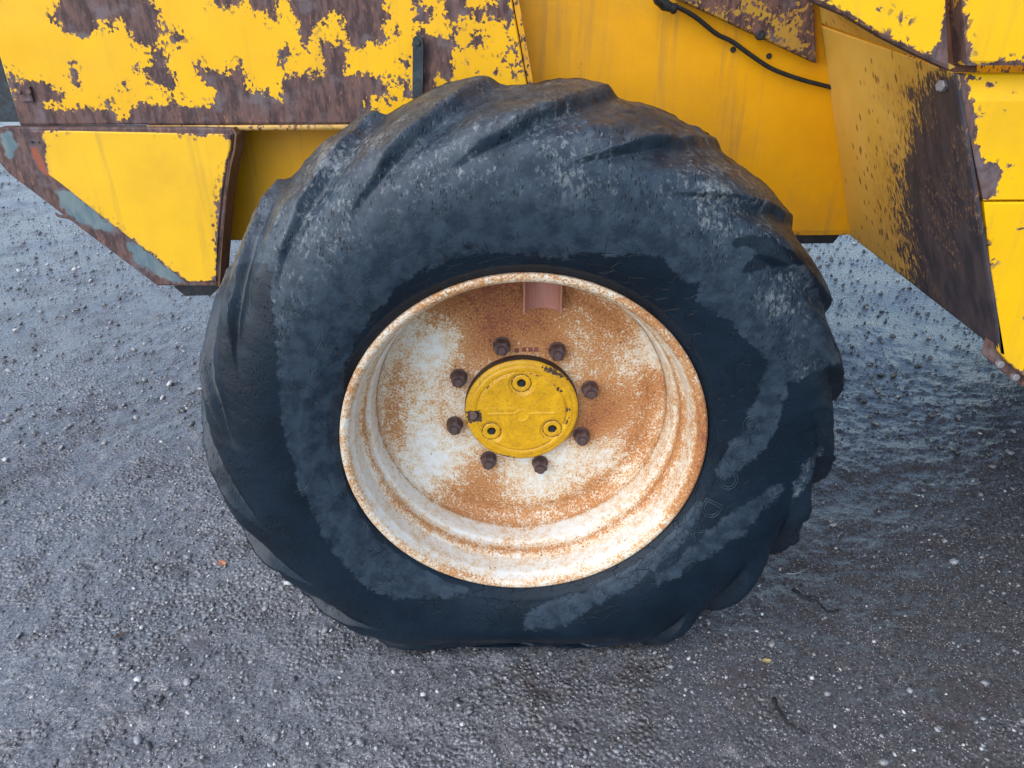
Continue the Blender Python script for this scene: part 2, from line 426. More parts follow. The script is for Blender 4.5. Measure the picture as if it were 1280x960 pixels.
# ---- tyre -----------------------------------------------------------
TW = .15                                   # tyre centre plane (y)
prof = spline([(.309, .020), (.322, .006), (.336, -.008), (.365, -.024), (.405, -.034), (.450, -.036), (.492, -.027), (.526, -.004),
               (.550, .028), (.569, .070), (.582, .115), (.587, .150)], 400)
prof = polysample(prof, 100)
half = prof; mir = np.stack([half[::-1, 0], 2*TW-half[::-1, 1]], 1)[1:]
PR = np.r_[half, mir]; NPf = len(PR)
NL = 19; PITCHA = 2*math.pi/NL; NT_ = NL*50
tan = np.gradient(PR, axis=0); tan /= np.linalg.norm(tan, axis=1)[:, None]
nor = np.stack([tan[:, 1], -tan[:, 0]], 1)     # outward
if nor[len(half)-1, 0] < 0: nor = -nor
TH0 = R(109.5)                                  # a lug ridge at the near shoulder
th = np.linspace(-math.pi/2, 1.5*math.pi, NT_, endpoint=False)
Ts, Jj = np.meshgrid(th, np.arange(NPf), indexing='ij')
r0 = PR[Jj, 0]; y0 = PR[Jj, 1]
ya = np.where(y0 <= TW, y0, 2*TW-y0)            # distance measure from near/far shoulder
far = y0 > TW
sweep = -np.radians(np.interp(ya, [-.037, -.030, -.022, -.012, 0, .015, .03, .05, .075, .13, .15], [18, 15.5, 12, 7.2, 3.2, 0, -3, -6, -9, -13, -14.2]))
sweep = np.where((r0 < .45), -R(18), sweep)
Tt = Ts - sweep                                 # grid lines follow the lugs
wob = .10*noise3(np.cos(Tt)*6, np.sin(Tt)*6, y0*10) + .030*noise3(np.cos(Tt)*30, np.sin(Tt)*30, y0*45)
ph = (Ts - TH0)/PITCHA + np.where(far, .5, 0)*0 + wob*.55
fr = ph-np.floor(ph); kk = np.floor(ph).astype(int) % NL
top = .20+.06*np.sin(kk*2.3)
lug = np.where(fr < top, 1.0, 1-sstep(0, .66, fr-top)) + sstep(.88, 1.0, fr)
lug = np.clip(lug, 0, 1)*(1-.12*sstep(.0, .30, fr)*(fr < .6))
onside = sstep(.468, .540, r0)
edge = np.where(ya < .03, sstep(-.036, .000, ya), 1.0)
H = np.interp(ya, [-.03, .01, .05, .10, .15], [.024, .027, .021, .017, .016])*(1+.12*np.sin(kk*1.7+1))
upr = sstep(.2, .7, np.cos(Tt))*sstep(.1, .5, np.sin(Tt)); H = H*(1-.30*upr)
lowr = sstep(.15, -.55, np.sin(Tt))*sstep(-.6, .3, np.cos(Tt)); H = H*(1+.22*lowr)*(1-.18*sstep(0, -.7, np.cos(Tt)))
chip = sstep(.30, .7, fbm(np.cos(Tt)*9, np.sin(Tt)*9, y0*14+3, 2))
disp = H*lug*edge*onside*(1-chip*.25)
disp += .0035*fbm(np.cos(Tt)*7, np.sin(Tt)*7, y0*9, 2)*onside
disp += .0012*fbm(np.cos(Tt)*40, np.sin(Tt)*40, y0*60, 2)*sstep(.44, .54, r0)
disp += (.0016*np.exp(-((r0-.374)/.0022)**2) + .0012*np.exp(-((r0-.384)/.0018)**2))*np.exp(-((Tt-R(152))/.42)**4)      # moulded rings on the side wall
disp += .0016*(np.exp(-((r0-.345)/.004)**2))
rr = r0 + disp*nor[Jj, 0]; yy = y0 + disp*nor[Jj, 1]
X = rr*np.cos(Tt); Z = rr*np.sin(Tt)+AX
# weight: flat contact patch with bulging side walls
low = sstep(.20, -.01, Z)
yy = yy + np.where(yy < TW, -1, 1)*.016*low*sstep(.36, .46, r0)*np.clip(np.abs(yy-TW)/.15, 0, 1)
Zf = np.where(Z < .014, .014+(Z-.014)*.13, Z); Zf = np.maximum(Zf, -.004)
smax = lambda a, b, w: .5*(a+b+np.sqrt((a-b)**2+w*w))
ymin = (.034-Zf)/1.07 - .016*lug*onside + .005 + .004*noise3(X*9, y0*4, Zf*3)              # shoulder tucks in where it meets the ground
yy = np.where(y0 <= TW, smax(yy, ymin, .022), 2*TW-smax(2*TW-yy, ymin, .022))
V = np.stack([X, yy, Zf], -1).reshape(-1, 3)
idx = np.arange(NT_*NPf).reshape(NT_, NPf); nx = np.roll(idx, -1, 0)
TFc = np.stack([idx[:, :-1], idx[:, 1:], nx[:, 1:], nx[:, :-1]], -1).reshape(-1, 4)
# dry (dusty) areas traced on the near side wall
Q = toPx(V)
DRY = [[(335, 330), (345, 420), (350, 520), (375, 610), (410, 680), (450, 728), (490, 748), (600, 745), (640, 742), (560, 715), (480, 665),
        (440, 590), (425, 520), (432, 450), (466, 390), (520, 340), (600, 314), (690, 322), (745, 316), (830, 322), (850, 352), (925, 345),
        (945, 312), (905, 306), (940, 290), (1030, 330), (1030, 200), (830, 40), (600, 30), (400, 60), (230, 250), (230, 420), (300, 330)],
       [(880, 345), (1012, 330), (1050, 452), (985, 480), (968, 545), (930, 585), (905, 600), (893, 588), (925, 540), (948, 490), (958, 450), (915, 405), (870, 380)],
       [(975, 600), (979, 613), (930, 668), (885, 694), (840, 724), (820, 732), (816, 722), (850, 700), (880, 668), (920, 638)],
       [(880, 600), (878, 640), (840, 690), (790, 735), (730, 765), (700, 786), (655, 786), (655, 770), (690, 750), (730, 738), (790, 700), (840, 650)],
       [(1000, 590), (1028, 550), (1030, 570), (1005, 610), (990, 625), (992, 605)],
       ]
dry = sdf_union(Q, DRY)/10.0
nearv = sstep(.16, .02, V[:, 1])
far_d = 6*fbm(np.cos(Tt).ravel()*4, np.sin(Tt).ravel()*4, y0.ravel()*6, 2)
dry = np.where(V[:, 1] < .16, np.clip(dry, -6, 6), np.clip(far_d, -6, 6))
dry = dry - 7*sstep(.05, -.35, np.sin(Tt).ravel())*sstep(-.02, .03, V[:, 1])
scuff = (edge*onside).ravel()*np.clip(lug.ravel(), 0, 1)
selv = V[:, 1] < .05; ok_f = selv[TFc].all(1); tyre_co = V; tyre_fc = TFc[ok_f].tolist()
me = mkmesh('tyre', V, TFc, {'dry': dry, 'lug': scuff, 'rad': r0.ravel(), 'ang': (Ts*.5).ravel()}, smooth=True)

k = NT('tyre_rubber'); v = k.tc
cmb = k.n('ShaderNodeCombineXYZ'); k.put(cmb.inputs[0], k.attr('ang')); k.put(cmb.inputs[1], k.attr('rad'))
sepo = k.n('ShaderNodeSeparateXYZ'); k.put(sepo.inputs[0], v); k.put(cmb.inputs[2], sepo.outputs[1])
pv = cmb.outputs[0]                                         # (along, radial, across)
n_m = k.noise(38, 5, .65, v); n_f = k.noise(170, 4, .7, v); n_b = k.noise(9, 4, .6, v)
e = k.math('ADD', k.attr('dry'), k.math('MULTIPLY', k.math('SUBTRACT', n_m, .5), 2.5))
e = k.math('ADD', e, k.math('MULTIPLY', k.math('SUBTRACT', n_f, .5), 1.0))
dryf = k.mapr(e, -.20, .24)
wet = k.mix(k.mapr(n_b, .35, .65), (.0020, .0075, .015), (.0045, .013, .024))
dr = k.mix(k.mapr(n_m, .35, .65), (.012, .022, .035), (.030, .047, .066))
scf = k.noise(120, 6, .8, k.scale(v, (1, 1, .6)), .3)
dust = k.math('MULTIPLY', k.mapr(k.math('ADD', scf, k.math('MULTIPLY', n_b, .5)), .77, .96), k.mapr(k.attr('rad'), .42, .51))
dr = k.mix(k.math('MULTIPLY', dust, .85), dr, (.20, .215, .22))
dr = k.mix(k.math('MULTIPLY', k.mapr(k.attr('lug'), .75, 1.0), k.mapr(n_f, .35, .7, 0, .45)), dr, (.105, .098, .090))
col = k.mix(dryf, wet, dr)
# perished rubber: short radial cracks and ring cracks
cr2 = k.vor(60, k.scale(pv, (.35, 1.2, 1.0)), 'DISTANCE_TO_EDGE')
crack2 = k.math('MULTIPLY', k.mapr(cr2, .03, .0), k.math('MULTIPLY', k.mapr(k.attr('rad'), .43, .38), k.mapr(k.noise(24, 2), .45, .6)))
dash = k.math('MULTIPLY', k.mapr(k.vor(150, k.scale(v, (1.3, .5, .45))), .30, .18), k.mapr(k.noise(22, 3), .47, .58))
dash = k.math('MULTIPLY', dash, k.mapr(k.attr('rad'), .40, .47))
cr = k.math('MAXIMUM', crack2, dash)
col = k.mix(k.math('MULTIPLY', cr, .8), col, (.004, .006, .009))
h = k.math('ADD', k.math('MULTIPLY', n_f, .5), k.math('MULTIPLY', n_m, .7))
h = k.math('SUBTRACT', h, k.math('MULTIPLY', cr, .9))
h = k.math('ADD', h, k.math('MULTIPLY', dryf, .10))
MT = k.fin(col, k.mapr(k.attr('rad'), .50, .55, .44, .39), k.bump(h, .0024, .6), k.mapr(k.attr('rad'), .48, .55, .24, .45))

# ---- steel wheel ----------------------------------------------------
def lathe(name, pr, n, attrf=None, cap=False):
    pr = np.asarray(pr, float); t = np.linspace(0, 2*math.pi, n, endpoint=False)
    T, J = np.meshgrid(t, np.arange(len(pr)), indexing='ij')
    V = np.stack([pr[J, 0]*np.cos(T), pr[J, 1], pr[J, 0]*np.sin(T)+AX], -1).reshape(-1, 3)
    idx = np.arange(n*len(pr)).reshape(n, len(pr)); nx = np.roll(idx, -1, 0)
    Fq = np.stack([idx[:, :-1], idx[:, 1:], nx[:, 1:], nx[:, :-1]], -1).reshape(-1, 4)
    at = attrf(V) if attrf else {}
    me = mkmesh(name, V, Fq, at, smooth=True)
    bm = bmesh.new(); bm.from_mesh(me); bmesh.ops.remove_doubles(bm, verts=bm.verts[:], dist=1e-6)
    bmesh.ops.recalc_face_normals(bm, faces=bm.faces[:]); bm.to_mesh(me); bm.free()
    return me
def fine(pr, n=3):
    pr = np.asarray(pr, float); out = []
    for a, b in zip(pr[:-1], pr[1:]):
        for q in range(n): out.append(a+(b-a)*q/n)
    return np.array(out+[pr[-1]])
# rust amount: soft blobs (u, v, radius, weight), in photo pixels on the disc
DISC = [(600, 395, 75, .95), (690, 400, 60, .48), (760, 415, 50, .45), (770, 500, 45, .60), (740, 530, 30, .5), (575, 420, 40, -.15), (540, 430, 38, -.55), (505, 470, 40, .15),
        (720, 420, 26, -.30), (800, 450, 32, -.35), (540, 590, 32, -.40), (600, 600, 26, .30), (640, 645, 80, .34), (560, 645, 55, .34), (740, 630, 60, .42), (810, 560, 40, .35),
        (760, 570, 38, -.25), (680, 600, 40, -.40), (560, 520, 38, .12), (480, 540, 40, .30), (530, 550, 26, -.30), (655, 440, 26, -.15), (830, 480, 30, .40)]
def blobs(V, L, base):
    Q = toPx(V); o = np.full(len(V), base)
    for u, v, r, wt in L: o += wt*np.exp(-((Q[:, 0]-u)**2+(Q[:, 1]-v)**2)/(r*r))
    return o
def m_rim():
    k = NT('rusty_white_steel'); v = k.tc
    a = k.attr('rust')
    s1 = k.noise(250, 4, .82, v); s2 = k.noise(60, 5, .7, v); s3 = k.noise(13, 4, .6, v)
    e = k.math('ADD', a, k.math('MULTIPLY', k.math('SUBTRACT', s1, .5), 2.8))
    e = k.math('ADD', e, k.math('MULTIPLY', k.math('SUBTRACT', s2, .5), 1.45))
    e = k.math('ADD', e, k.math('MULTIPLY', k.math('SUBTRACT', s3, .5), .6))
    f = k.mapr(e, .36, .62)
    wh = k.mix(k.mapr(s2, .4, .7), (.70, .70, .66), (.63, .59, .51))
    wh = k.mix(k.math('MULTIPLY', k.mapr(e, -.1, .40), .75), wh, (.66, .45, .23))
    ru = k.mix(k.mapr(s2, .35, .65), (.36, .130, .035), (.50, .235, .085))
    ru = k.mix(k.mapr(e, .80, 1.30), ru, (.22, .065, .030))
    ru = k.mix(k.math('MULTIPLY', k.mapr(s1, .60, .72), k.mapr(a, .5, .95)), ru, (.085, .030, .020))
    col = k.mix(f, wh, ru)
    dk = k.math('MULTIPLY', k.mapr(k.vor(80, v), .17, .09), k.mapr(k.noise(30, 2), .57, .64))
    col = k.mix(dk, col, (.055, .025, .018))
    nrm = k.bump(k.math('ADD', k.math('MULTIPLY', s1, .6), k.math('MULTIPLY', s2, .5)), .0014, .55)
    return k.fin(col, k.mapr(f, 0, 1, .45, .75, False), nrm, .4)
MR = m_rim()
disc_pr = fine([(.279, .132), (.277, .142), (.272, .150), (.264, .1545), (.252, .156), (.244, .1545), (.236, .153), (.20, .152), (.16, .152), (.125, .152), (.105, .152), (.09, .152), (.05, .152)], 5)
def disc_attr(V):
    r = np.hypot(V[:, 0], V[:, 2]-AX)
    a = blobs(V, DISC, .16) + .20*np.exp(-((r-.250)/.022)**2)
    a = a + sum(.45*np.exp(-((np.hypot(V[:, 0]-.1375*math.cos(1.8506-q*math.pi/4), V[:, 2]-AX-.1375*math.sin(1.8506-q*math.pi/4)))/.026)**2)*(.4+.6*((q*5) % 8)/7) for q in range(8))
    return {'rust': a}
wheel = link('wheel', lathe('wheel', disc_pr, 256, disc_attr), MR, loader)
wheel['label'] = 'steel wheel with rusty white disc, yellow hub cap and worn lug tyre'
PWW = PW
def wp(o): o.parent = wheel; return o
tyre = link('tyre', me, MT); wp(tyre)
rim_pr = fine([(.311, .060), (.313, .018), (.3185, .009), (.3235, .006), (.3255, .002), (.3250, -.003), (.3215, -.0055), (.316, -.005), (.3115, -.002), (.3085, .004), (.3060, .012),
               (.3035, .018), (.3020, .040), (.3000, .056), (.2965, .061), (.2935, .067), (.2925, .080), (.2905, .088), (.2860, .094), (.2835, .104), (.2815, .122), (.2795, .136), (.2790, .20), (.2790, .26), (.30, .29), (.322, .305)], 4)
def rim_attr(V):
    r = np.hypot(V[:, 0], V[:, 2]-AX); y = V[:, 1]; an = np.arctan2(V[:, 2]-AX, V[:, 0])
    a = .04 + .40*sstep(.010, .000, y)*sstep(.300, .312, r)
    a += .50*np.exp(-((y-.070)/.013)**2) + .40*sstep(.120, .137, y)
    a += .28*np.exp(-((an-R(5))/.65)**2)*sstep(.03, 0, y) + .25*np.exp(-((an-R(-10))/.5)**2)
    a += 0
    a += .18*noise3(V[:, 0]*9, V[:, 1]*20, V[:, 2]*9)
    return {'rust': a}
wp(link('rim', lathe('rim', rim_pr, 320, rim_attr), MR))

# valve guard: concave channel under the top of the rim
MV = m_rusty('guard_steel', (6.2, 4.2, 3.6))
c0 = atY(678, 376, .125); Vv = []; n = 14; rad = .0315
for t in np.linspace(0, math.pi, n):
    for z, dr in ((c0[2]-.022, 0), (c0[2]+.075, 0)):
        Vv.append((c0[0]+rad*math.cos(t), .118+.030*math.sin(t), z))
for t in np.linspace(0, math.pi, n):
    for z in (c0[2]-.022, c0[2]+.075):
        Vv.append((c0[0]+(rad+.0028)*math.cos(t), .118+.0325*math.sin(t), z))
Ff = []
for i in range(n-1):
    Ff += [(2*i, 2*i+1, 2*i+3, 2*i+2), (2*n+2*i, 2*n+2*i+2, 2*n+2*i+3, 2*n+2*i+1), (2*i, 2*i+2, 2*n+2*i+2, 2*n+2*i), (2*i+1, 2*n+2*i+1, 2*n+2*i+3, 2*i+3)]
for i in (0, n-1): Ff.append((2*i, 2*n+2*i, 2*n+2*i+1, 2*i+1))
wp(link('valve_guard', mkmesh('valve_guard', Vv, Ff, smooth=False), MV))

# wheel nuts
MN = m_rusty('nut_steel', (.55, .48, .50), .4, .62)
bm = bmesh.new()
def ring(bm, n, r, y, rot=0): return [bm.verts.new((r*math.cos(rot+2*math.pi*i/n), y, r*math.sin(rot+2*math.pi*i/n))) for i in range(n)]
def bridge(bm, a, b):
    n = len(a)
    for i in range(n): bm.faces.new((a[i], a[(i+1) % n], b[(i+1) % n], b[i]))
def stack(bm, L, n, rot=0):
    rs = [ring(bm, n, r, y, rot) for r, y in L]
    for a, b in zip(rs[:-1], rs[1:]): bridge(bm, a, b)
    bm.faces.new(rs[0]); bm.faces.new(rs[-1][::-1])
stack(bm, [(.0185, .004), (.0185, -.003), (.0165, -.004)], 20)
stack(bm, [(.0168, -.0035), (.0168, -.022), (.0145, -.0255), (.0100, -.0258)], 6, .2)
stack(bm, [(.0098, -.024), (.0098, -.033), (.0075, -.0355)], 14)
bmesh.ops.recalc_face_normals(bm, faces=bm.faces[:]); nm = bpy.data.meshes.new('wheel_nut'); bm.to_mesh(nm); bm.free(); nm.materials.append(MN)
for i in range(8):
    a = 1.8506-i*math.pi/4
    o = bpy.data.objects.new('wheel_nut', nm); COL.objects.link(o); wp(o)
    o.location = (.1375*math.cos(a), .152, AX+.1375*math.sin(a)); o.rotation_euler = (0, random.uniform(0, 1), 0); o.scale = (.90, .92, .90)

# hub cap with trefoil relief, three bolts, side plug
def m_hub():
    k = NT('hub_paint'); v = k.tc
    e = k.math('ADD', k.attr('rust'), k.math('MULTIPLY', k.math('SUBTRACT', k.noise(170, 4, .65), .5), 1.6))
    f = k.mapr(e, -.05, .08)
    y = k.mix(k.mapr(k.noise(40, 4), .35, .7), (.60, .300, .003), (.72, .375, .005))
    y = k.mix(k.math('MULTIPLY', k.mapr(k.noise(220, 4), .50, .68), .5), y, (.30, .17, .02))
    c = k.mix(f, y, (.050, .028, .020))
    h = k.math('SUBTRACT', k.noise(260, 3), f)
    return k.fin(c, k.mapr(f, 0, 1, .40, .7, False), k.bump(h, .0009, .6), .45)
MH = m_hub()
hc = np.array([0.0, AX]); bolts = [atY(652, 480, .126), atY(614.5, 540, .126), atY(690.5, 537, .126)]
BP = [(b[0], b[2]) for b in bolts]; hole = atY(590.5, 521, .127); HP = (hole[0], hole[2])
n_r, n_t = 70, 300
rs = np.r_[np.linspace(0, .100, 60), [.1025, .105, .107, .1085, .1095, .110, .1105, .1108, .1110, .1110]]
T, J = np.meshgrid(np.linspace(0, 2*math.pi, n_t, endpoint=False), np.arange(len(rs)), indexing='ij')
rr = rs[J]; x = rr*np.cos(T); z = rr*np.sin(T)+AX
y = np.full_like(x, .1285)
y = y - .0022*sstep(.098, .0965, rr)*sstep(.088, .0895, rr)               # thin rim ridge
tre = sstep(.0865, .0835, rr)
for b in BP: tre = tre*sstep(.0225, .0255, np.hypot(x-b[0], z-b[1]))
tre = tre*sstep(.014, .017, np.hypot(x-HP[0], z-HP[1]))
y = y - .0038*tre
for b in BP:
    d = np.hypot(x-b[0], z-b[1]); y = y + .0020*np.exp(-((d-.0185)/.0011)**2) - .0010*sstep(.0175, .0165, d) + .006*sstep(.0085, .0075, d)
d = np.hypot(x-HP[0], z-HP[1]); y = y + .009*sstep(.0125, .0105, d)
y = y - .0014*sstep(.0028, .0015, np.abs(z-(AX-.002)))*sstep(.066, .064, np.abs(x))*sstep(.013, .0145, np.hypot(x, z-AX+.006))
y = y - .0016*np.exp(-((np.hypot(x, z-AX+.006)-.0125)/.0014)**2)
y = y - .0010*(np.sin(x*1500) > -.2)*sstep(.0042, .0035, np.abs(z-(AX+.0075)))*sstep(.062, .060, np.abs(x+.01)*1.0)*(x < -.012)
y = np.where(rr > .1015, .1285 + (1-np.sqrt(np.clip(1-((rr-.1015)/.0096)**2, 0, 1)))*.0095, y)
y[:, -1] = .158; y[:, -2] = .1395
idx = np.arange(x.size).reshape(x.shape); nxi = np.roll(idx, -1, 0)
Fq = np.stack([idx[:, :-1], idx[:, 1:], nxi[:, 1:], nxi[:, :-1]], -1).reshape(-1, 4)
P = np.stack([x, y, z], -1).reshape(-1, 3); Qc = toPx(P)
ru = sdf_union(Qc, [[(675, 458), (690, 459), (712, 476), (700, 472), (684, 464)], [(620, 566), (650, 574), (680, 573), (655, 580), (630, 576)], [(583, 515), (600, 512), (602, 527), (585, 528)],
                    [(605, 487), (616, 478), (614, 482), (606, 488)], [(664, 468), (676, 470), (668, 470)], [(695, 482), (704, 490), (697, 487)], [(709, 508), (714, 512), (709, 514)], [(708, 530), (711, 522), (708, 526)]])/8.0
ru = np.clip(ru, -3, 3); rq = rr.ravel()
ru = np.maximum(ru, -.75 + 1.4*sstep(.1085, .1108, rq)); ru = np.maximum(ru, -.62+.60*(4*tre*(1-tre)).ravel())
for b in BP:
    dq = np.hypot(x-b[0], z-b[1]).ravel(); ru = np.maximum(ru, -.55+.9*np.exp(-((dq-.0185)/.0012)**2)); ru = np.where(dq < .0078, 2., ru)
hcap = link('hub_cap', mkmesh('hub_cap', P, Fq, {'rust': ru}, smooth=True), MH); wp(hcap)
hcap['label'] = 'round yellow hub cap with three recessed bolts'
MBk = m_black('bolt_black', (.010, .011, .012), .35)
for b in BP:
    bm = bmesh.new(); stack(bm, [(.0070, .005), (.0070, -.002), (.0062, -.0028)], 6); stack(bm, [(.0038, -.0027), (.0038, -.0034), (.0030, -.0036)], 12)
    o = bm_obj('hub_bolt', bm, MBk); wp(o); o.location = (b[0], .1300, b[1])
bm = bmesh.new(); stack(bm, [(.0098, .006), (.0098, -.002), (.0082, -.0032)], 16); stack(bm, [(.0040, -.003), (.0040, -.0045)], 6)
o = bm_obj('drain_plug', bm, m_rusty('plug_steel', (1.5, 1.4, 1.5), .5, .45)); wp(o); o.location = (HP[0], .1335, HP[1])
for u in (646, 655, 663, 670):                                  # stamped marks on the disc
    q = atY(u, 437 + (1 if u < 650 else 0), .1515)
    bm = bmesh.new(); bm_box(bm, (q[0]-.0040, .1506, q[2]-.0042), (q[0]+.0040, .1530, q[2]+.0042))
    wp(bm_obj('stamped_mark', bm, m_rusty('stamp_rust', (2.6, .8, .5)) if u == 646 else bpy.data.materials['stamp_rust'], None, .001))

# raised outline letters on the side wall, reading clockwise with their tops outward
hs = half[::-1]; yr = lambda r: np.interp(r, half[:60, 0], half[:60, 1])
from mathutils.bvhtree import BVHTree
tb_ = BVHTree.FromPolygons([tuple(p) for p in tyre_co], tyre_fc)
LET = [('G', 941, 532), ('O', 926, 567), ('O', 911, 604), ('D', 890, 641), ('Y', 866, 670), ('E', 835, 700), ('A', 795, 724), ('R', 750, 745)]
dg = bpy.context.evaluated_depsgraph_get()
for ch, u, vpx in LET:
    q = atY(u, vpx, -.036); a0 = math.atan2(q[2]-AX, q[0]); rc = math.hypot(q[0], q[2]-AX)
    cu = bpy.data.curves.new('letter', 'FONT'); cu.body = ch; cu.size = .056; cu.fill_mode = 'NONE'; cu.bevel_depth = .0011; cu.bevel_resolution = 1
    cu.align_x = 'CENTER'; cu.align_y = 'CENTER'; cu.resolution_u = 5
    to = bpy.data.objects.new('letter', cu); COL.objects.link(to); bpy.context.view_layer.update()
    dg = bpy.context.evaluated_depsgraph_get(); tm = bpy.data.meshes.new_from_object(to.evaluated_get(dg))
    bpy.data.objects.remove(to)
    nv = len(tm.vertices); co = np.zeros(nv*3, np.float32); tm.vertices.foreach_get('co', co); co = co.reshape(-1, 3)
    r = rc+co[:, 1]*.80; an = a0-co[:, 0]*.95/rc
    P = np.stack([r*np.cos(an), 0*r, r*np.sin(an)+AX], 1)
    for i_, p_ in enumerate(P):
        hit = tb_.ray_cast(Vector((p_[0], -.5, p_[2])), Vector((0, 1, 0)))[0]
        P[i_, 1] = (hit.y if hit else -.03) - .0003 - co[i_, 2]
    tm.vertices.foreach_set('co', P.astype(np.float32).ravel()); tm.update()
    tm.name = 'raised_letter'
    for nm_, val in (('dry', 3.0), ('lug', 0.0)):
        at = tm.attributes.new(nm_, 'FLOAT', 'POINT'); at.data.foreach_set('value', np.full(nv, val, np.float32))
    at = tm.attributes.new('rad', 'FLOAT', 'POINT'); at.data.foreach_set('value', r.astype(np.float32))
    at = tm.attributes.new('ang', 'FLOAT', 'POINT'); at.data.foreach_set('value', (an*.5).astype(np.float32))
    wp(link('raised_letter', tm, MT))

# far wheel on the same axle
fw = wheel.copy(); COL.objects.link(fw); fw.location = (0, 1.94, 0); fw.rotation_euler = (0, 0, math.pi)
for ch in list(wheel.children):
    if ch.name.split('.')[0] in ('tyre', 'rim'):
        c_ = ch.copy(); COL.objects.link(c_); c_.parent = fw
fw['label'] = 'far wheel on the other side of the axle'

MK = m_black('under_black'); MRu = m_rusty('bare_rust')
tube('axle', [(0, .165, AX), (0, .20, AX), (0, .40, AX), (0, .62, AX), (0, .97, AX), (0, 1.32, AX), (0, 1.54, AX), (0, 1.77, AX)], [.10, .10, .085, .10, .19, .10, .085, .10], MK, loader, 20)
for s in (.50, 1.36): box('axle_mount', (-.17, s, AX+.06), (.17, s+.10, AX+.30), MK, loader, .01)

# ---- chassis --------------------------------------------------------
YC = .45; ZB = .25+AX
def flat_attr(val): return lambda P: {'rust': np.full(len(P), val)}
def side_attr(base=-2.2):
    return lambda P: {'rust': np.full(len(P), base)}
MCh = m_paint('chassis_paint', YEL2, .9, .42, .25, .50)
MCh_ = m_paint('bay_paint', YEL2, .9, .42, .25, .30)
pL, pR = atY(236, 300, .45)[0], .80
ch = ruled('chassis_frame', [(pL, YC, 1.66), (pR, YC, 1.66)], [(pL, YC, ZB), (pR, YC, ZB)], 180, 80, (0, 1.04, 0), MCh, loader,
           lambda P: {'rust': np.maximum(-2.3+1.5*np.exp(-(P[:, 2]-ZB)/.012), -5)})
ch['label'] = 'smooth yellow frame plate behind the wheel'
box('engine_bay', (-.98, YC+.003, 1.035), (pL-.003, 1.48, 1.655), MCh_, loader, .01)
# dark items below the frame
q0 = atY(985, 296, .458)[0]; q1 = atY(1049, 296, .458)[0]
prism_pts('belly_bar', [(q0-.25, .456, ZB-.001), (q1, .456, ZB-.001), (q1-.012, .456, ZB-.020), (q0-.25, .456, ZB-.021)],
          [(q0-.25, .60, ZB-.001), (q1, .60, ZB-.001), (q1-.012, .60, ZB-.020), (q0-.25, .60, ZB-.021)], MK, loader, .002)
box('belly_plate', (pL+.02, .62, ZB-.05), (.30, 1.3, ZB-.004), MK, loader)
for (u, v) in ((916, 62), (961, 70)):
    q = atY(u, v, YC); bm = bmesh.new(); stack(bm, [(.0055, .003), (.0055, -.002), (.0045, -.003)], 10)
    o = bm_obj('frame_bolt', bm, MK); o.location = (q[0], YC, q[2]); setp(o, loader)

# rusty arm plate above the frame
MDk = m_paint('dark_worn_paint', (.42, .25, .03), 1.6, .6, .6, .7, .5, .5)
pts = [(846, -4), (1021, 79), (1019, 20), (1016, -60), (840, -60)]
a = [atY(u, v, .425) for u, v in [(846, -2), (1021, 79)]]; b_ = [atY(u, v, .425) for u, v in [(830, -75), (1014, -75)]]
DKP = [[(850, -80), (930, -80), (925, 10), (900, 14), (880, 12), (840, -10)], [(905, 15), (935, 20), (960, 30), (965, 48), (940, 44), (915, 34)], [(1000, -80), (1020, -80), (1026, 85), (1010, 78), (1002, 40)],
       [(960, -80), (1000, -80), (1000, 15), (975, 20), (950, 0)], [(980, 55), (1012, 70), (1010, 80), (985, 65)]]
ap = ruled('arm_plate', b_, a, 70, 50, (0, .022, 0), MDk, loader, lambda P: {'rust': np.clip(sdf_union(toPx(P), DKP)/8.0+1.0, -2, 3)})
ap['label'] = 'dark rusty plate bolted above the hose'
q = atY(950, 44, .424); bm = bmesh.new(); stack(bm, [(.009, .004), (.009, -.003), (.007, -.0045)], 12)
o = bm_obj('plate_bolt', bm, MK); o.location = (q[0], .423, q[2]); o.parent = ap; o.matrix_parent_inverse = ap.matrix_world.inverted() if False else Matrix()
# hose
HS = [(815, -30, .40), (822, 2, .41), (845, 8, .425), (870, 22, .43), (895, 42, .437), (915, 52, .438), (940, 70, .438), (965, 86, .438), (1000, 99, .438), (1034, 108, .438), (1060, 116, .44)]
hose = tube('hydraulic_hose', spline([atY(u, v, Y) for u, v, Y in HS], 60), .0043, MK, loader, 10)
q = spline([atY(u, v, .42) for u, v in ((820, -4), (828, 4), (838, 9), (846, 12))], 8)
o = tube('hose_clamp', q, [.008, .010, .009, .011, .009, .008, .010, .007], MK, None, 8); o.parent = hose

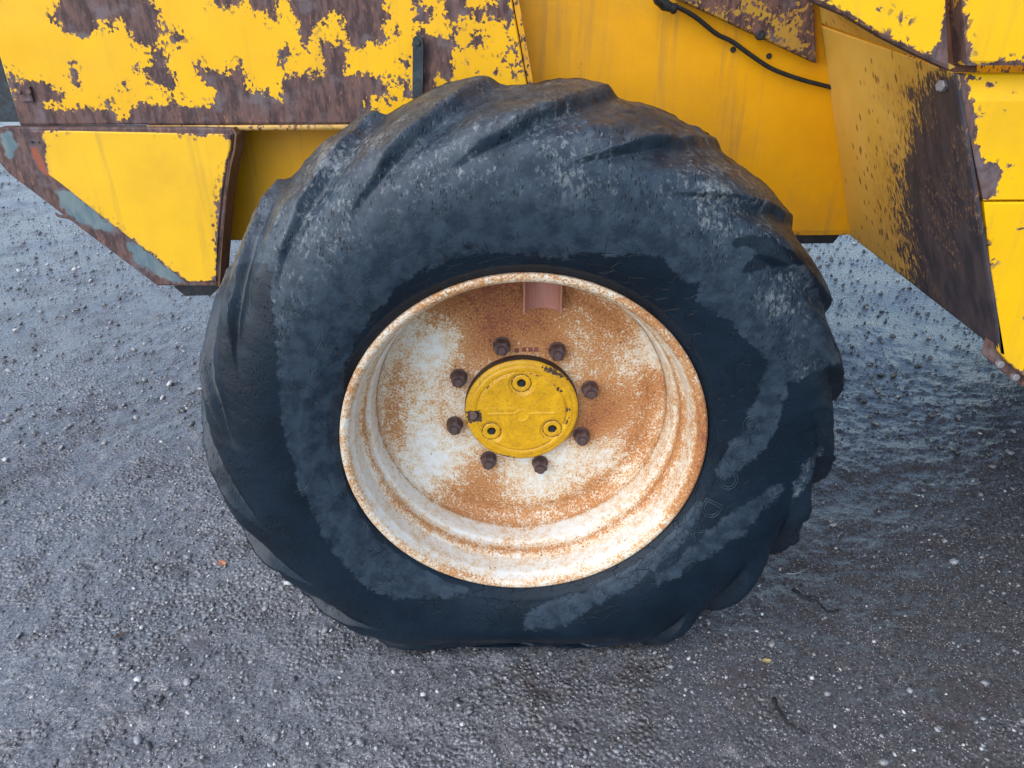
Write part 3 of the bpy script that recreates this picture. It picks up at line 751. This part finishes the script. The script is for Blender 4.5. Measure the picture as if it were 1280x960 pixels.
# ---- upper side panel ----------------------------------------------
YP = .36
def zz(L, ox, oy, s): return [(ox+x/s, oy+y/s) for x, y in L]
A0 = lambda L: zz(L, 0, 0, 5.333)
B0 = lambda L: zz(L, 220, 0, 5.333)
C0 = lambda L: zz(L, 440, 0, 5.333)
PRUST = [A0([(350, 60), (380, 10), (370, -300), (1030, -300), (1030, 20), (1085, 70), (1065, 150), (1085, 210), (1060, 280), (1105, 330), (1115, 430), (1160, 460), (1200, 560), (1190, 620), (1150, 635), (1100, 590), (1040, 580),
             (980, 555), (950, 500), (895, 480), (900, 430), (1005, 425), (1010, 330), (900, 285), (850, 215), (800, 150), (785, 140), (760, 200), (710, 150), (690, 175), (665, 150), (645, 215), (560, 265), (490, 230), (440, 245), (390, 200), (350, 130)]),
         A0([(1100, 200), (1180, 215), (1240, 235), (1210, 300), (1180, 345), (1130, 290)]),
         A0([(60, 460), (100, 480), (125, 525), (200, 530), (290, 545), (350, 580), (430, 620), (435, 655), (360, 680), (300, 690), (380, 730), (480, 720), (520, 700), (600, 705), (660, 720), (690, 680), (735, 675), (760, 740), (800, 790), (850, 760), (880, 700),
             (930, 665), (1020, 680), (1100, 690), (1200, 680), (1280, 690), (1400, 700), (1400, 900), (60, 900)]),
         A0([(475, 390), (500, 400), (515, 470), (550, 540), (545, 590), (510, 610), (470, 560), (450, 510), (455, 450)]),
         A0([(810, 545), (850, 535), (870, 570), (840, 600), (810, 590)]),
         B0([(-20, 700), (60, 690), (130, 720), (240, 690), (255, 600), (190, 570), (160, 520), (120, 470), (110, 410), (160, 395), (200, 450), (270, 470), (330, 480), (360, 440), (400, 430), (425, 405), (445, 450), (475, 500), (490, 590), (560, 605), (640, 620),
             (685, 660), (700, 560), (740, 490), (820, 485), (900, 480), (960, 490), (970, 430), (945, 370), (960, 270), (1000, 260), (1060, 290), (1120, 250), (1140, 330), (1150, 440), (1140, 480), (1280, 480), (1300, 950), (-20, 950)]),
         B0([(225, 40), (240, -250), (445, -250), (430, 30), (370, 60), (300, 55)]), B0([(480, 40), (490, -250), (665, -250), (680, 60), (680, 140), (630, 160), (600, 90), (520, 85)]),
         B0([(740, 60), (730, -250), (1400, -250), (1400, 260), (1250, 320), (1180, 310), (1140, 210), (1100, 150), (1050, 95), (1030, 140), (960, 165), (920, 190), (910, 290), (870, 345), (835, 310), (820, 200), (790, 110)]),
         B0([(675, 340), (740, 300), (790, 340), (760, 390), (710, 430), (680, 390)]),
         C0([(-60, -250), (160, -250), (210, 30), (215, 80), (180, 110), (150, 200), (130, 300), (60, 330), (0, 320), (-60, 260)]), C0([(225, 85), (260, 90), (255, 130), (230, 125)]), C0([(265, 195), (300, 200), (300, 235), (275, 230)]), C0([(155, 280), (200, 285), (180, 315)]),
         C0([(-60, 480), (70, 480), (180, 490), (215, 520), (240, 580), (280, 660), (230, 690), (160, 650), (110, 690), (110, 740), (170, 720), (170, 900), (-60, 900)]), C0([(320, 395), (390, 375), (405, 440), (360, 450)]), C0([(245, 530), (330, 510), (410, 530), (410, 640), (350, 640), (330, 590), (260, 570)]),
         C0([(400, 30), (380, -250), (430, -250), (470, 20), (540, 60), (565, 100), (530, 150), (500, 170), (510, 240), (580, 220), (630, 260), (650, 240), (690, 270), (690, 340), (670, 400), (690, 470), (660, 560), (600, 550), (570, 520), (560, 900), (415, 900), (415, 180)]),
         C0([(590, 0), (580, -250), (780, -250), (770, 20), (800, 40), (890, 10), (960, 30), (980, -250), (1060, -250), (1090, 180), (1030, 180), (990, 130), (900, 120), (840, 140), (770, 130), (720, 140), (680, 160), (640, 150), (610, 100)]),
         C0([(655, 150), (690, 160), (690, 330), (665, 250)]), C0([(800, 230), (860, 205), (890, 270), (850, 320), (830, 350), (800, 310)]), C0([(710, 300), (760, 275), (770, 320), (750, 350), (720, 340)]), C0([(750, 385), (785, 400), (770, 430), (755, 430)]), C0([(830, 450), (865, 455), (850, 500), (830, 480)]),
         C0([(870, 395), (905, 395), (900, 425), (875, 425)]), C0([(1010, 360), (1050, 410), (1020, 445), (1000, 420)]), C0([(1060, 260), (1100, 250), (1140, 500), (1090, 500), (1090, 400), (1055, 330)]), C0([(945, 460), (985, 445), (980, 490), (940, 500)]), C0([(710, 175), (740, 170), (730, 215), (710, 210)])]
def panel_attr(P):
    Q = toPx(P); d = sdf_union(Q, PRUST)/7.0
    up = sstep(-18, -50, Q[:, 1]); rn = 4.0*fbm(P[:, 0]*7, P[:, 2]*9, 5.0, 3)-.6
    d = d*(1-up) + rn*up
    return {'rust': np.clip(d, -4, 4)}
MP = m_paint('peeling_paint', YEL, .78, .40, .38, .16, .25)
tl = atY(25, 157, YP); tl2 = atY(657, 95, YP); tl3 = atY(640, 0, YP); tl4 = atY(669, 156, YP)
zt = 1.66
xr = lambda z: tl3[0] + (z-tl3[2])/(tl2[2]-tl3[2])*(tl2[0]-tl3[0])
zb_ = tl[2]
pan = ruled('side_panel', [(tl[0], YP, zt), (xr(zt), YP, zt)], [(tl[0], YP, zb_), (xr(zb_), YP, zb_)], 400, 170, (0, .080, 0), MP, loader, panel_attr)
pan['label'] = 'yellow engine side panel with large peeling rust patches'
# folded light edge at its right-hand end
MY = m_paint('plain_paint', YEL2, .8, .42, .2, .25)
prism_pts('panel_lip', [(xr(zt)+.002, YP+.004, zt), (xr(zb_)+.002, YP+.004, zb_), (xr(zb_)+.012, YP+.004, zb_), (xr(zt)+.012, YP+.004, zt)],
          [(xr(zt)+.002, YP+.084, zt), (xr(zb_)+.002, YP+.084, zb_), (xr(zb_)+.012, YP+.084, zb_), (xr(zt)+.012, YP+.084, zt)], MY, None, .002).parent = pan
# hinge plate
h0 = atY(22, 108, YP); h1 = atY(43, 126, YP)
hg = box('hinge_plate', (h0[0], YP-.006, h1[2]), (h1[0]+.001, YP+.0015, h0[2]), MRu, None, .0015); hg.parent = pan
for u in (24.5, 37):
    q = atY(u, 115, YP-.006); bm = bmesh.new(); stack(bm, [(.0042, .003), (.0042, -.002), (.0030, -.0035)], 10)
    o = bm_obj('hinge_bolt', bm, MRu); o.location = (q[0], YP-.006, q[2]); o.parent = pan
# rubber latch strap
l0 = atY(522, 45, YP-.012); l1 = atY(522, 122, YP-.012)
st = [(l0[0]-.0085, l0[2]-.004), (l0[0]-.004, l0[2]), (l0[0]+.004, l0[2]), (l0[0]+.0085, l0[2]-.004), (l0[0]+.0095, l0[2]-.02), (l1[0]+.0095, l1[2]), (l1[0]-.0095, l1[2]), (l0[0]-.0095, l0[2]-.02)]
ls = prismY('latch_strap', st, YP-.016, YP-.001, m_black('strap_rubber', (.014, .022, .028), .5), None, .003); ls.parent = pan
bm = bmesh.new(); stack(bm, [(.0055, .002), (.0055, -.003), (.004, -.0045)], 12); o = bm_obj('latch_button', bm, MK); o.location = (l0[0], YP-.016, l0[2]-.011); o.parent = pan
# ledge strip just below the panel
s0 = atY(188, 158, .375); s1 = atY(470, 160, .375)
box('ledge_strip', (s0[0], .352, s0[2]-.0065), (-.06, .46, s0[2]+.0025), m_paint('ledge_paint', (.62, .40, .12), 1.3, .5, .6, .6), loader, .002) if False else None
led = ruled('ledge_strip', [(s0[0], .356, s0[2]+.0035), (-.05, .356, s0[2]+.0035)], [(s0[0], .356, s0[2]-.0055), (-.05, .356, s0[2]-.0055)], 120, 4, (0, .09, 0), m_paint('ledge_paint', (.60, .36, .08), 1.2, .5, .5, .6), loader,
            lambda P: {'rust': -.5+.9*fbm(P[:, 0]*14, 0, 2, 2)})
# dark rubber block at the end of the panel
b0 = atY(0, 60, .42); b1 = atY(24, 154, .42)
bx0 = box('end_buffer', (b0[0]-.10, .41, b1[2]+.004), (tl[0]-.012, .50, zt-.05), m_black('buffer_rubber', (.010, .016, .022), .5), loader, .01)
bx0['label'] = 'black rubber buffer at the panel end'

# ---- lower skirt box -----------------------------------------------
YS = .34
SK = lambda u, v, y=YS: atY(u, v, y)
topE = [SK(u, v) for u, v in ((40, 163), (120, 162), (200, 161), (270, 161), (284, 163), (290, 170))]
botE = [SK(u, v) for u, v in ((60, 222), (110, 261), (160, 299), (200, 330), (234, 356), (272, 356))]
# outer steel plate (full outline), yellow skin in front of it
ZTOP = SK(0, 159)[2]
outl = [(-4, 160), (288, 160), (295, 170), (288, 200), (280, 250), (275, 300), (272, 358), (240, 362), (196, 357), (12, 218), (-1, 203)]
MTl = m_rusty('strap_steel', (1, 1, 1), .35, .7, True)
TEAL = [zz(L, 0, 140, 4) for L in ([(280, 400), (345, 390), (560, 560), (580, 600), (520, 590), (450, 580), (380, 540), (300, 470)], [(640, 650), (700, 670), (930, 840), (900, 860), (800, 830), (660, 740)], [(10, 110), (50, 90), (90, 160), (60, 240), (20, 220)])]
RED = [zz([(150, 175), (240, 180), (262, 330), (190, 290)], 0, 140, 4)]
def strap_attr(P):
    Q = toPx(P); return {'teal': np.clip(sdf_union(Q, TEAL)/6, -3, 3), 'red': np.clip(sdf_union(Q, RED)/6, -3, 3)}
upl = [SK(u, v, YS) for u, v in ((-4, 160), (120, 159.5), (240, 159.5), (288, 160.5), (292, 166))]
lowl = [SK(u, v, YS) for u, v in ((-1, 203), (12, 218), (100, 285), (196, 357), (272, 358))]
sk = ruled('skirt_box', upl, lowl, 160, 90, (0, .028, 0), MTl, loader, strap_attr)
sk['label'] = 'angled steel skirt with yellow face and bare rusty lower band'
def skin_warp(G): return G
curve = [(289, 168), (288, 185), (283, 205), (278, 240), (274, 280), (271, 320), (270, 352)]
skinT = [SK(u, v, YS-.004) for u, v in ((42, 164), (120, 162), (200, 162), (270, 162), (286, 164), (289, 168))]
# yellow skin: rows ruled from the left slanting edge to the curved right edge
left = [SK(u, v, YS-.004) for u, v in ((38, 163), (46, 185), (60, 218), (75, 229), (110, 257), (160, 296), (200, 327), (232, 353))]
right = [SK(u, v, YS-.004) for u, v in curve]
def skin_attr(P):
    Q = toPx(P)
    YP_ = zz([(215, 110), (240, 98), (330, 92), (500, 78), (740, 78), (760, 105), (850, 100), (960, 118), (1010, 128), (1040, 112), (1110, 120), (1150, 150), (1145, 200), (1110, 320), (1085, 480), (1075, 640), (1078, 815), (1040, 840), (950, 850), (840, 770), (660, 625), (570, 570), (255, 325), (240, 270), (230, 180)], 0, 140, 4)
    d = -sdf(Q, YP_)/6.0
    return {'rust': np.clip(d, -3, 3), 'teal': np.clip(sdf_union(Q, TEAL)/6, -3, 3), 'red': np.clip(sdf_union(Q, RED)/6, -3, 3)}
MSk = m_paint('skirt_paint', (.84, .47, .014), .34, .42, .22, .34, .30, .6)
skin = ruled('face_plate', left, right, 150, 140, (0, .0035, 0), MSk, None, skin_attr, None, .0015); skin.parent = sk
# curved flange along the skirt's right edge
fl = [atY(u, v, YS) for u, v in [(288, 160), (293, 168), (291, 188), (286, 208), (281, 242), (277, 282), (274, 322), (272, 358)]]
fb = [(p[0]+.014+.002*i*0, YS+.10, p[2]) for i, p in enumerate(fl)]
V = []; 
for p in fl: V += [(p[0], YS+.002, p[2]), (p[0]+.006, YS-.001, p[2])]
V = []
for p in fl: V += [(p[0], YS+.001, p[2]), (p[0]+.004, YS+.001, p[2]), (p[0]+.011, YS+.034, p[2]), (p[0]+.007, YS+.034, p[2])]
n = len(fl); Ff = []
for i in range(n-1):
    for a_, b2 in ((0, 1), (1, 2), (2, 3), (3, 0)): Ff.append((4*i+a_, 4*i+b2, 4*i+4+b2, 4*i+4+a_))
Ff += [(0, 3, 2, 1), (4*n-4, 4*n-3, 4*n-2, 4*n-1)]
o = link('skirt_flange', mkmesh('skirt_flange', V, Ff), m_rusty('flange_rust', (2.0, 1.5, .5)), None); o.parent = sk
# black foot under the skirt
f0 = [SK(u, v, YS+.02) for u, v in ((217, 358), (274, 350), (274, 360), (264, 369), (231, 370))]
prism_pts('skirt_foot', f0, [p+np.array([0, .09, 0]) for p in f0], MK, None, .002).parent = sk
# bent tab under the lower band
tb = spline([SK(u, v, YS+.03) for u, v in ((86, 271), (74, 270), (69, 266))], 8)
tube('bent_tab', tb, [.004, .004, .0035, .003, .003, .0025, .002, .0015], MRu, None, 8).parent = sk
for u in (41, 50):
    q = SK(u, 177.5, YS); bm = bmesh.new(); stack(bm, [(.0020, .002), (.0020, -.0015)], 8); o = bm_obj('rivet', bm, MK); o.location = (q[0], YS-.004, q[2]); o.parent = sk

# ---- wheel-arch guard on the right ---------------------------------
YO = -.15
i_t, i_b = atY(1025, 31, YC), atY(1062, 294, YC); o_t, o_b = atY(1192, 90, YO), atY(1250, 441, YO)
FD = zz([(440, 390), (500, 360), (545, 330), (560, 290), (590, 285), (700, 280), (1200, 280), (1200, 2000), (460, 2000), (452, 1183), (425, 940), (405, 780), (440, 620), (480, 540), (470, 450)], 1000, 0, 3.43)
def fender_attr(P):
    d = sdf(toPx(P), FD)/32.0
    return {'rust': np.clip(d, -3.2, 1.6)}
def m_fender():
    k = NT('spotted_fender'); v = k.tc
    st = k.scale(v, (1, 1, .30))
    e = k.math('ADD', k.attr('rust'), k.math('MULTIPLY', k.math('SUBTRACT', k.noise(140, 4, .7, st), .5), 3.6))
    e = k.math('ADD', e, k.math('MULTIPLY', k.math('SUBTRACT', k.noise(26, 3, .6, v), .5), 1.6))
    f = k.mapr(e, -.15, .30)
    sv = k.scale(v, (1, 1, .60)); spd = k.vor(75, sv); sc_ = k.n('ShaderNodeSeparateColor'); k.put(sc_.inputs[0], k.vorc(75, sv))
    gate = k.mapr(k.math('ADD', k.math('MULTIPLY', k.attr('rust'), .30), sc_.outputs[0]), .22, .34)
    spot = k.math('MULTIPLY', k.mapr(k.math('ADD', k.math('SUBTRACT', spd, k.math('MULTIPLY', sc_.outputs[1], .26)), k.math('MULTIPLY', k.math('SUBTRACT', k.noise(260, 3, .6, v), .5), .35)), .24, .06), gate)
    y = k.mix(k.mapr(k.noise(8, 4), .35, .7), (.66, .385, .055), (.72, .44, .09))
    y = k.mix(k.math('MULTIPLY', k.mapr(e, -1.5, -.1), .40), y, (.34, .15, .05))
    ru = k.mix(k.mapr(k.noise(40, 4, .6, st), .35, .65), (.034, .029, .036), (.070, .052, .056))
    ru = k.mix(k.math('MULTIPLY', k.mapr(k.noise(200, 3, .7, st), .54, .64), k.mapr(k.noise(9, 2), .50, .62)), ru, (.20, .11, .06))
    y = k.mix(k.math('MULTIPLY', spot, .85), y, (.135, .062, .036))
    col = k.mix(f, y, ru)
    return k.fin(col, k.mapr(f, 0, 1, .48, .62, False), k.bump(k.math('ADD', k.math('MULTIPLY', k.noise(200, 3, .6, st), .5), k.math('MULTIPLY', f, -.4)), .0014, .7), .4)
MF = m_fender()
fen = ruled('wheel_guard', [i_t, o_t], [i_b, o_b], 150, 120, (.006, 0, -.0025), MF, loader, fender_attr, twist=True)
fen['label'] = 'raked plate beside the wheel, dull yellow fading to dark rust'
# upper part of the arch, bent further over the wheel
u_i, u_o = atY(1018, -40, YC), atY(985, -22, YO+.012)
arch = ruled('arch_plate', [u_i, u_o], [i_t+np.array([0, 0, .001]), o_t+np.array([0, .012, .001])], 60, 30, (.006, 0, .003), MF, None, lambda P: {'rust': -1.2+2.2*sstep(.30, -.14, P[:, 1])*0+.6*fbm(P[:, 1]*9, P[:, 2]*9, 1, 2)}, twist=True)
arch.parent = fen
q = atY(1181, 107, YO+.03)
bm = bmesh.new(); stack(bm, [(.0075, .004), (.0075, -.003), (.0055, -.0045)], 6); o = bm_obj('guard_bolt', bm, m_rusty('zinc_bolt', (2.4, 3.9, 4.9), .6, .35)); o.location = (q[0]-.004, q[1], q[2]); o.rotation_euler = (0, 0, R(-70)); o.parent = fen
# outer cheek panels (face the viewer)
FB = [atY(u, v, YO) for u, v in ((1192, 92), (1208, 130), (1232, 250), (1252, 440))]
XE = 1.75
def edge_attr(polys, sc=7.0, lo=-3, hi=3):
    def f(P): return {'rust': np.clip(sdf_union(toPx(P), polys)/sc, lo, hi)}
    return f
D0 = lambda L: zz(L, 1000, 0, 3.43)
E0 = lambda L: zz(L, 1120, 240, 4)
CH = [D0([(640, 280), (700, 285), (735, 400), (745, 480), (800, 495), (760, 520), (755, 600), (790, 690), (850, 700), (870, 740), (840, 850), (790, 870), (790, 960), (600, 960), (560, 280)]), D0([(715, 320), (780, 330), (740, 345)]), D0([(795, 355), (830, 365), (815, 378)]), D0([(880, 420), (905, 415), (890, 455)]), D0([(880, 700), (940, 712), (900, 725)]), D0([(880, 755), (920, 765), (890, 775)]),
      E0([(380, 40), (440, 60), (446, 200), (455, 300), (468, 420), (478, 560), (490, 720), (500, 800), (560, 850), (640, 905), (640, 1200), (300, 1200)]), E0([(460, 360), (488, 355), (480, 375)]), E0([(615, 620), (650, 615), (635, 635)]), E0([(600, 185), (640, 185), (630, 195)])]
MC = m_paint('cheek_paint', (.87, .48, .003), .46, .38, .25, .22, .28, .4)
# lower cheek, below the seam
sl, sr = atY(1231, 252, YO), atY(1280, 249, YO)
zs = sl[2]
dn = [atY(u, v, YO) for u, v in ((1250, 441), (1262, 455), (1280, 470))]
lo_edge = dn + [np.array([dn[-1][0]+.06, YO, dn[-1][2]-.035]), np.array([dn[-1][0]+.22, YO, dn[-1][2]-.05]), np.array([XE, YO, dn[-1][2]-.05])]
c1 = ruled('lower_cheek', [np.array([sl[0], YO, zs-.0012]), np.array([XE, YO, zs-.0012])], lo_edge, 260, 110, (0, .006, 0), MC, loader, edge_attr(CH))
c1['label'] = 'bright yellow lower cheek plate beside the wheel'
tp = atY(1199, 92, YO); zc = atY(1210, 93, YO)[2]; zk = atY(1210, 126, YO)[2]
def crease(G):
    G = G.copy(); t = sstep(zk-.012, zk+.012, G[..., 2]); G[..., 1] += .014*np.clip((G[..., 2]-zk)/(zc-zk), 0, 1); return G
c2 = ruled('upper_cheek', [np.array([tp[0]-.002, YO, zc]), np.array([XE, YO, zc])], [np.array([sl[0]-.001, YO, zs+.0012]), np.array([XE, YO, zs+.0012])], 260, 80, (0, .006, 0), MC, loader, edge_attr(CH), crease)
c2['label'] = 'yellow upper cheek plate with creased top and chipped edge'
ruled('cheek_flange', [p+np.array([-.004 if i_ == 0 else 0, .012, .010]) for i_, p in enumerate(lo_edge)], [p+np.array([-.004 if i_ == 0 else 0, .012, -.016]) for i_, p in enumerate(lo_edge)], 60, 4, (0, .02, 0), MRu, loader)
for (u, v) in ((1250, 455), (1269, 471)):
    q = atY(u, v, YO+.01); bm = bmesh.new(); stack(bm, [(.006, .003), (.006, -.003), (.0045, -.004)], 10); o = bm_obj('cheek_bolt', bm, bpy.data.materials['zinc_bolt']); o.location = tuple(q); setp(o, loader)
# door-sill panel above the seam and skirt of the arch
YD = -.162
d0 = atY(1210, 82, YD); zl = d0[2]
lx = lambda a, b, z: a[0]+(b[0]-a[0])*(z-a[2])/(b[2]-a[2])
UP = [D0([(700, -200), (715, -200), (722, 150), (740, 220), (735, 270), (700, 300), (690, 100)]), D0([(720, 262), (800, 268), (860, 250), (940, 262), (2000, 262), (2000, 400), (700, 400)])]
c3 = ruled('sill_panel', [np.array([lx(d0, atY(1204, 0, YD), 1.62), YD, 1.62]), np.array([XE, YD, 1.62])], [np.array([d0[0], YD, zl]), np.array([XE, YD, zl])], 240, 90, (0, .05, 0), MC, loader, edge_attr(UP))
c3['label'] = 'bright yellow panel with rusted bottom lip above the cheek plates'
FS = [D0([(20, -30), (120, 5), (240, 75), (380, 150), (480, 200), (560, 230), (600, 170), (620, 60), (640, -100), (700, -100), (700, 400), (500, 400), (100, 100)]), D0([(440, 75), (470, 72), (465, 85), (445, 85)]), D0([(330, 36), (385, 40), (380, 45), (335, 42)])]
e_ = [atY(u, v, YO-.01) for u, v in ((985, -22), (1018, 2), (1060, 20), (1105, 47), (1150, 70), (1187, 87))]
et = [np.array([p[0] + (.0 if i else -.0), YO-.01, 1.62]) for i, p in enumerate(e_)]
et[-1][0] = lx(e_[-1], atY(1182, 0, YO-.01), 1.62)
fs = ruled('arch_skirt', et, e_, 160, 120, (0, .018, 0), MC, loader, edge_attr(FS)); fs['label'] = 'yellow arch skirt with rusty sloping lower edge'
pz0 = atY(1192, 86, YO+.02); pz1 = atY(1209, 84, YO+.02)
pt0, pt1 = lx(pz0, atY(1184, 0, YO+.02), 1.62), lx(pz1, atY(1206, 0, YO+.02), 1.62)
cp = [(pz0[0]-.006, pz0[2]-.004), (pz1[0]+.014, pz0[2]-.004), (pt1+.014, 1.62), (pt0-.006, 1.62)]
prismY('corner_post', cp, YO+.02, YO+.04, m_rusty('post_rust', (1.9, 1.0, .35)), loader, .003)
# body behind the cheeks, and the superstructure out of frame above
MB = m_paint('body_paint', YEL2, .8, .45, .2, .2)
box('step_box', (o_b[0]+.06, YO+.045, dn[-1][2]+.075), (XE-.01, YC-.01, 1.60), MB, loader, .01)
box('front_frame', (pR+.01, YC+.002, ZB+.02), (XE-.01, 1.49, 1.60), MB, loader, .01)
prism_pts('engine_hood', [(-.98, YP+.01, zt+.004), (pR+.4, YP+.01, zt+.004), (pR+.4, .45, 1.95), (-.93, .45, 1.95)], [(-.98, 1.56, zt+.004), (pR+.4, 1.56, zt+.004), (pR+.4, 1.48, 1.95), (-.93, 1.48, 1.95)], MB, loader, .02)
box('cab_body', (.60, -.13, 1.628), (XE+.1, 1.95, 2.9), MB, loader, .03)  # unseen cab, made taller to shut out sky over the right-hand ground
# unseen front half of the machine, added to block sky at right
box('front_body', (XE+.02, .46, .72), (XE+1.9, 1.48, 1.75), MB, loader, .03)
tube('front_axle', [(2.75, y_, AX) for y_ in (.165, .40, .62, .97, 1.32, 1.54, 1.77)], [.10, .085, .10, .19, .10, .085, .10], MK, loader, 20)
for yy_, rz_ in ((0.0, 0.0), (1.94, math.pi)):
    w2 = wheel.copy(); COL.objects.link(w2); w2.location = (2.75, yy_, 0); w2.rotation_euler = (0, 0, rz_); w2['label'] = 'unseen front wheel of the loader'
    for ch_ in list(wheel.children):
        if ch_.name.split('.')[0] in ('tyre', 'rim', 'hub_cap', 'wheel_nut'):
            c_ = ch_.copy(); COL.objects.link(c_); c_.parent = w2

# ------------------------------------------------------------------ litter on the ground
def gz(u, v):
    p = atZ(u, v, 0.0); return np.array([p[0], p[1], float(ground_h(np.array([p[0]]), np.array([p[1]]))[0])])
def leaf(name, u, v, size, ang, col, label):
    p = gz(u, v); out = [(0, -.1), (.22, .0), (.30, .18), (.22, .24), (.36, .42), (.22, .50), (.24, .70), (.10, .74), (0, 1.0), (-.10, .76), (-.22, .70), (-.20, .52), (-.36, .44), (-.22, .26), (-.30, .16), (-.20, .0)]
    c, s = math.cos(ang), math.sin(ang); V = []; n = len(out)
    for t in (0, .0006):
        for x, y in out:
            x *= size; y = (y-.45)*size; V.append((p[0]+c*x-s*y, p[1]+s*x+c*y, p[2]+.004+t+.25*abs(x)+.12*abs(y)))
        V.append((p[0], p[1], p[2]+.004+t))
    Ff = [(i, (i+1) % n, n) for i in range(n)]+[((i+1) % n+n+1, i+n+1, 2*n+1) for i in range(n)]+[(i, i+n+1, (i+1) % n+n+1, (i+1) % n) for i in range(n)]
    k = NT(name+'_skin'); m = k.fin(k.mix(k.mapr(k.noise(200, 3), .35, .65), col, tuple(q*.55 for q in col)), .55, k.bump(k.noise(300, 2), .0005, .6))
    o = link(name, mkmesh(name, V, Ff), m); tag(o, label, 'leaf'); return o
leaf('fallen_leaf', 277, 706, .028, .9, (.50, .20, .10), 'small orange fallen leaf on grit left of the tyre')
leaf('fallen_leaf', 152, 803, .020, 2.2, (.075, .035, .018), 'tiny dark brown curled leaf on the open grit')
leaf('fallen_leaf', 957, 828, .018, 1.4, (.52, .38, .16), 'tiny pale yellow leaf scrap on dark ground by the tyre')
MTw = m_black('bark_dark', (.010, .009, .009), .75)
def twig(name, pts, r, label, mat=MTw):
    P = spline([gz(u, v)+np.array([0, 0, .0070+.9*r]) for u, v in pts], 14); rr = r*np.linspace(1, .40, 14)*(1+.22*rng.standard_normal(14)).clip(.5, 1.5); P = P + rng.normal(0, r*.45, P.shape)*np.array([1, 1, .2])
    o = tube(name, P, rr, mat, None, 7); tag(o, label, 'twig'); return o
twig('curved_twig', [(968, 878), (973, 893), (986, 908), (1006, 922)], .0046, 'black curved twig lying alone on the bare ground')
twig('split_twig', [(990, 738), (1008, 748), (1022, 752), (1034, 764), (1047, 763)], .0042, 'short dark broken stick near the tyre tread')
bt = twig('side_shoot', [(1008, 748), (1016, 745), (1024, 748)], .0020, 'x'); bt.parent = bpy.data.objects['split_twig']
for q_ in ('label', 'category'): del bt[q_]
twig('thin_stalk', [(982, 719), (994, 718), (1006, 712)], .0016, 'thin pale dry grass stalk beside the tyre', NT('straw').fin((.35, .33, .28), .6))
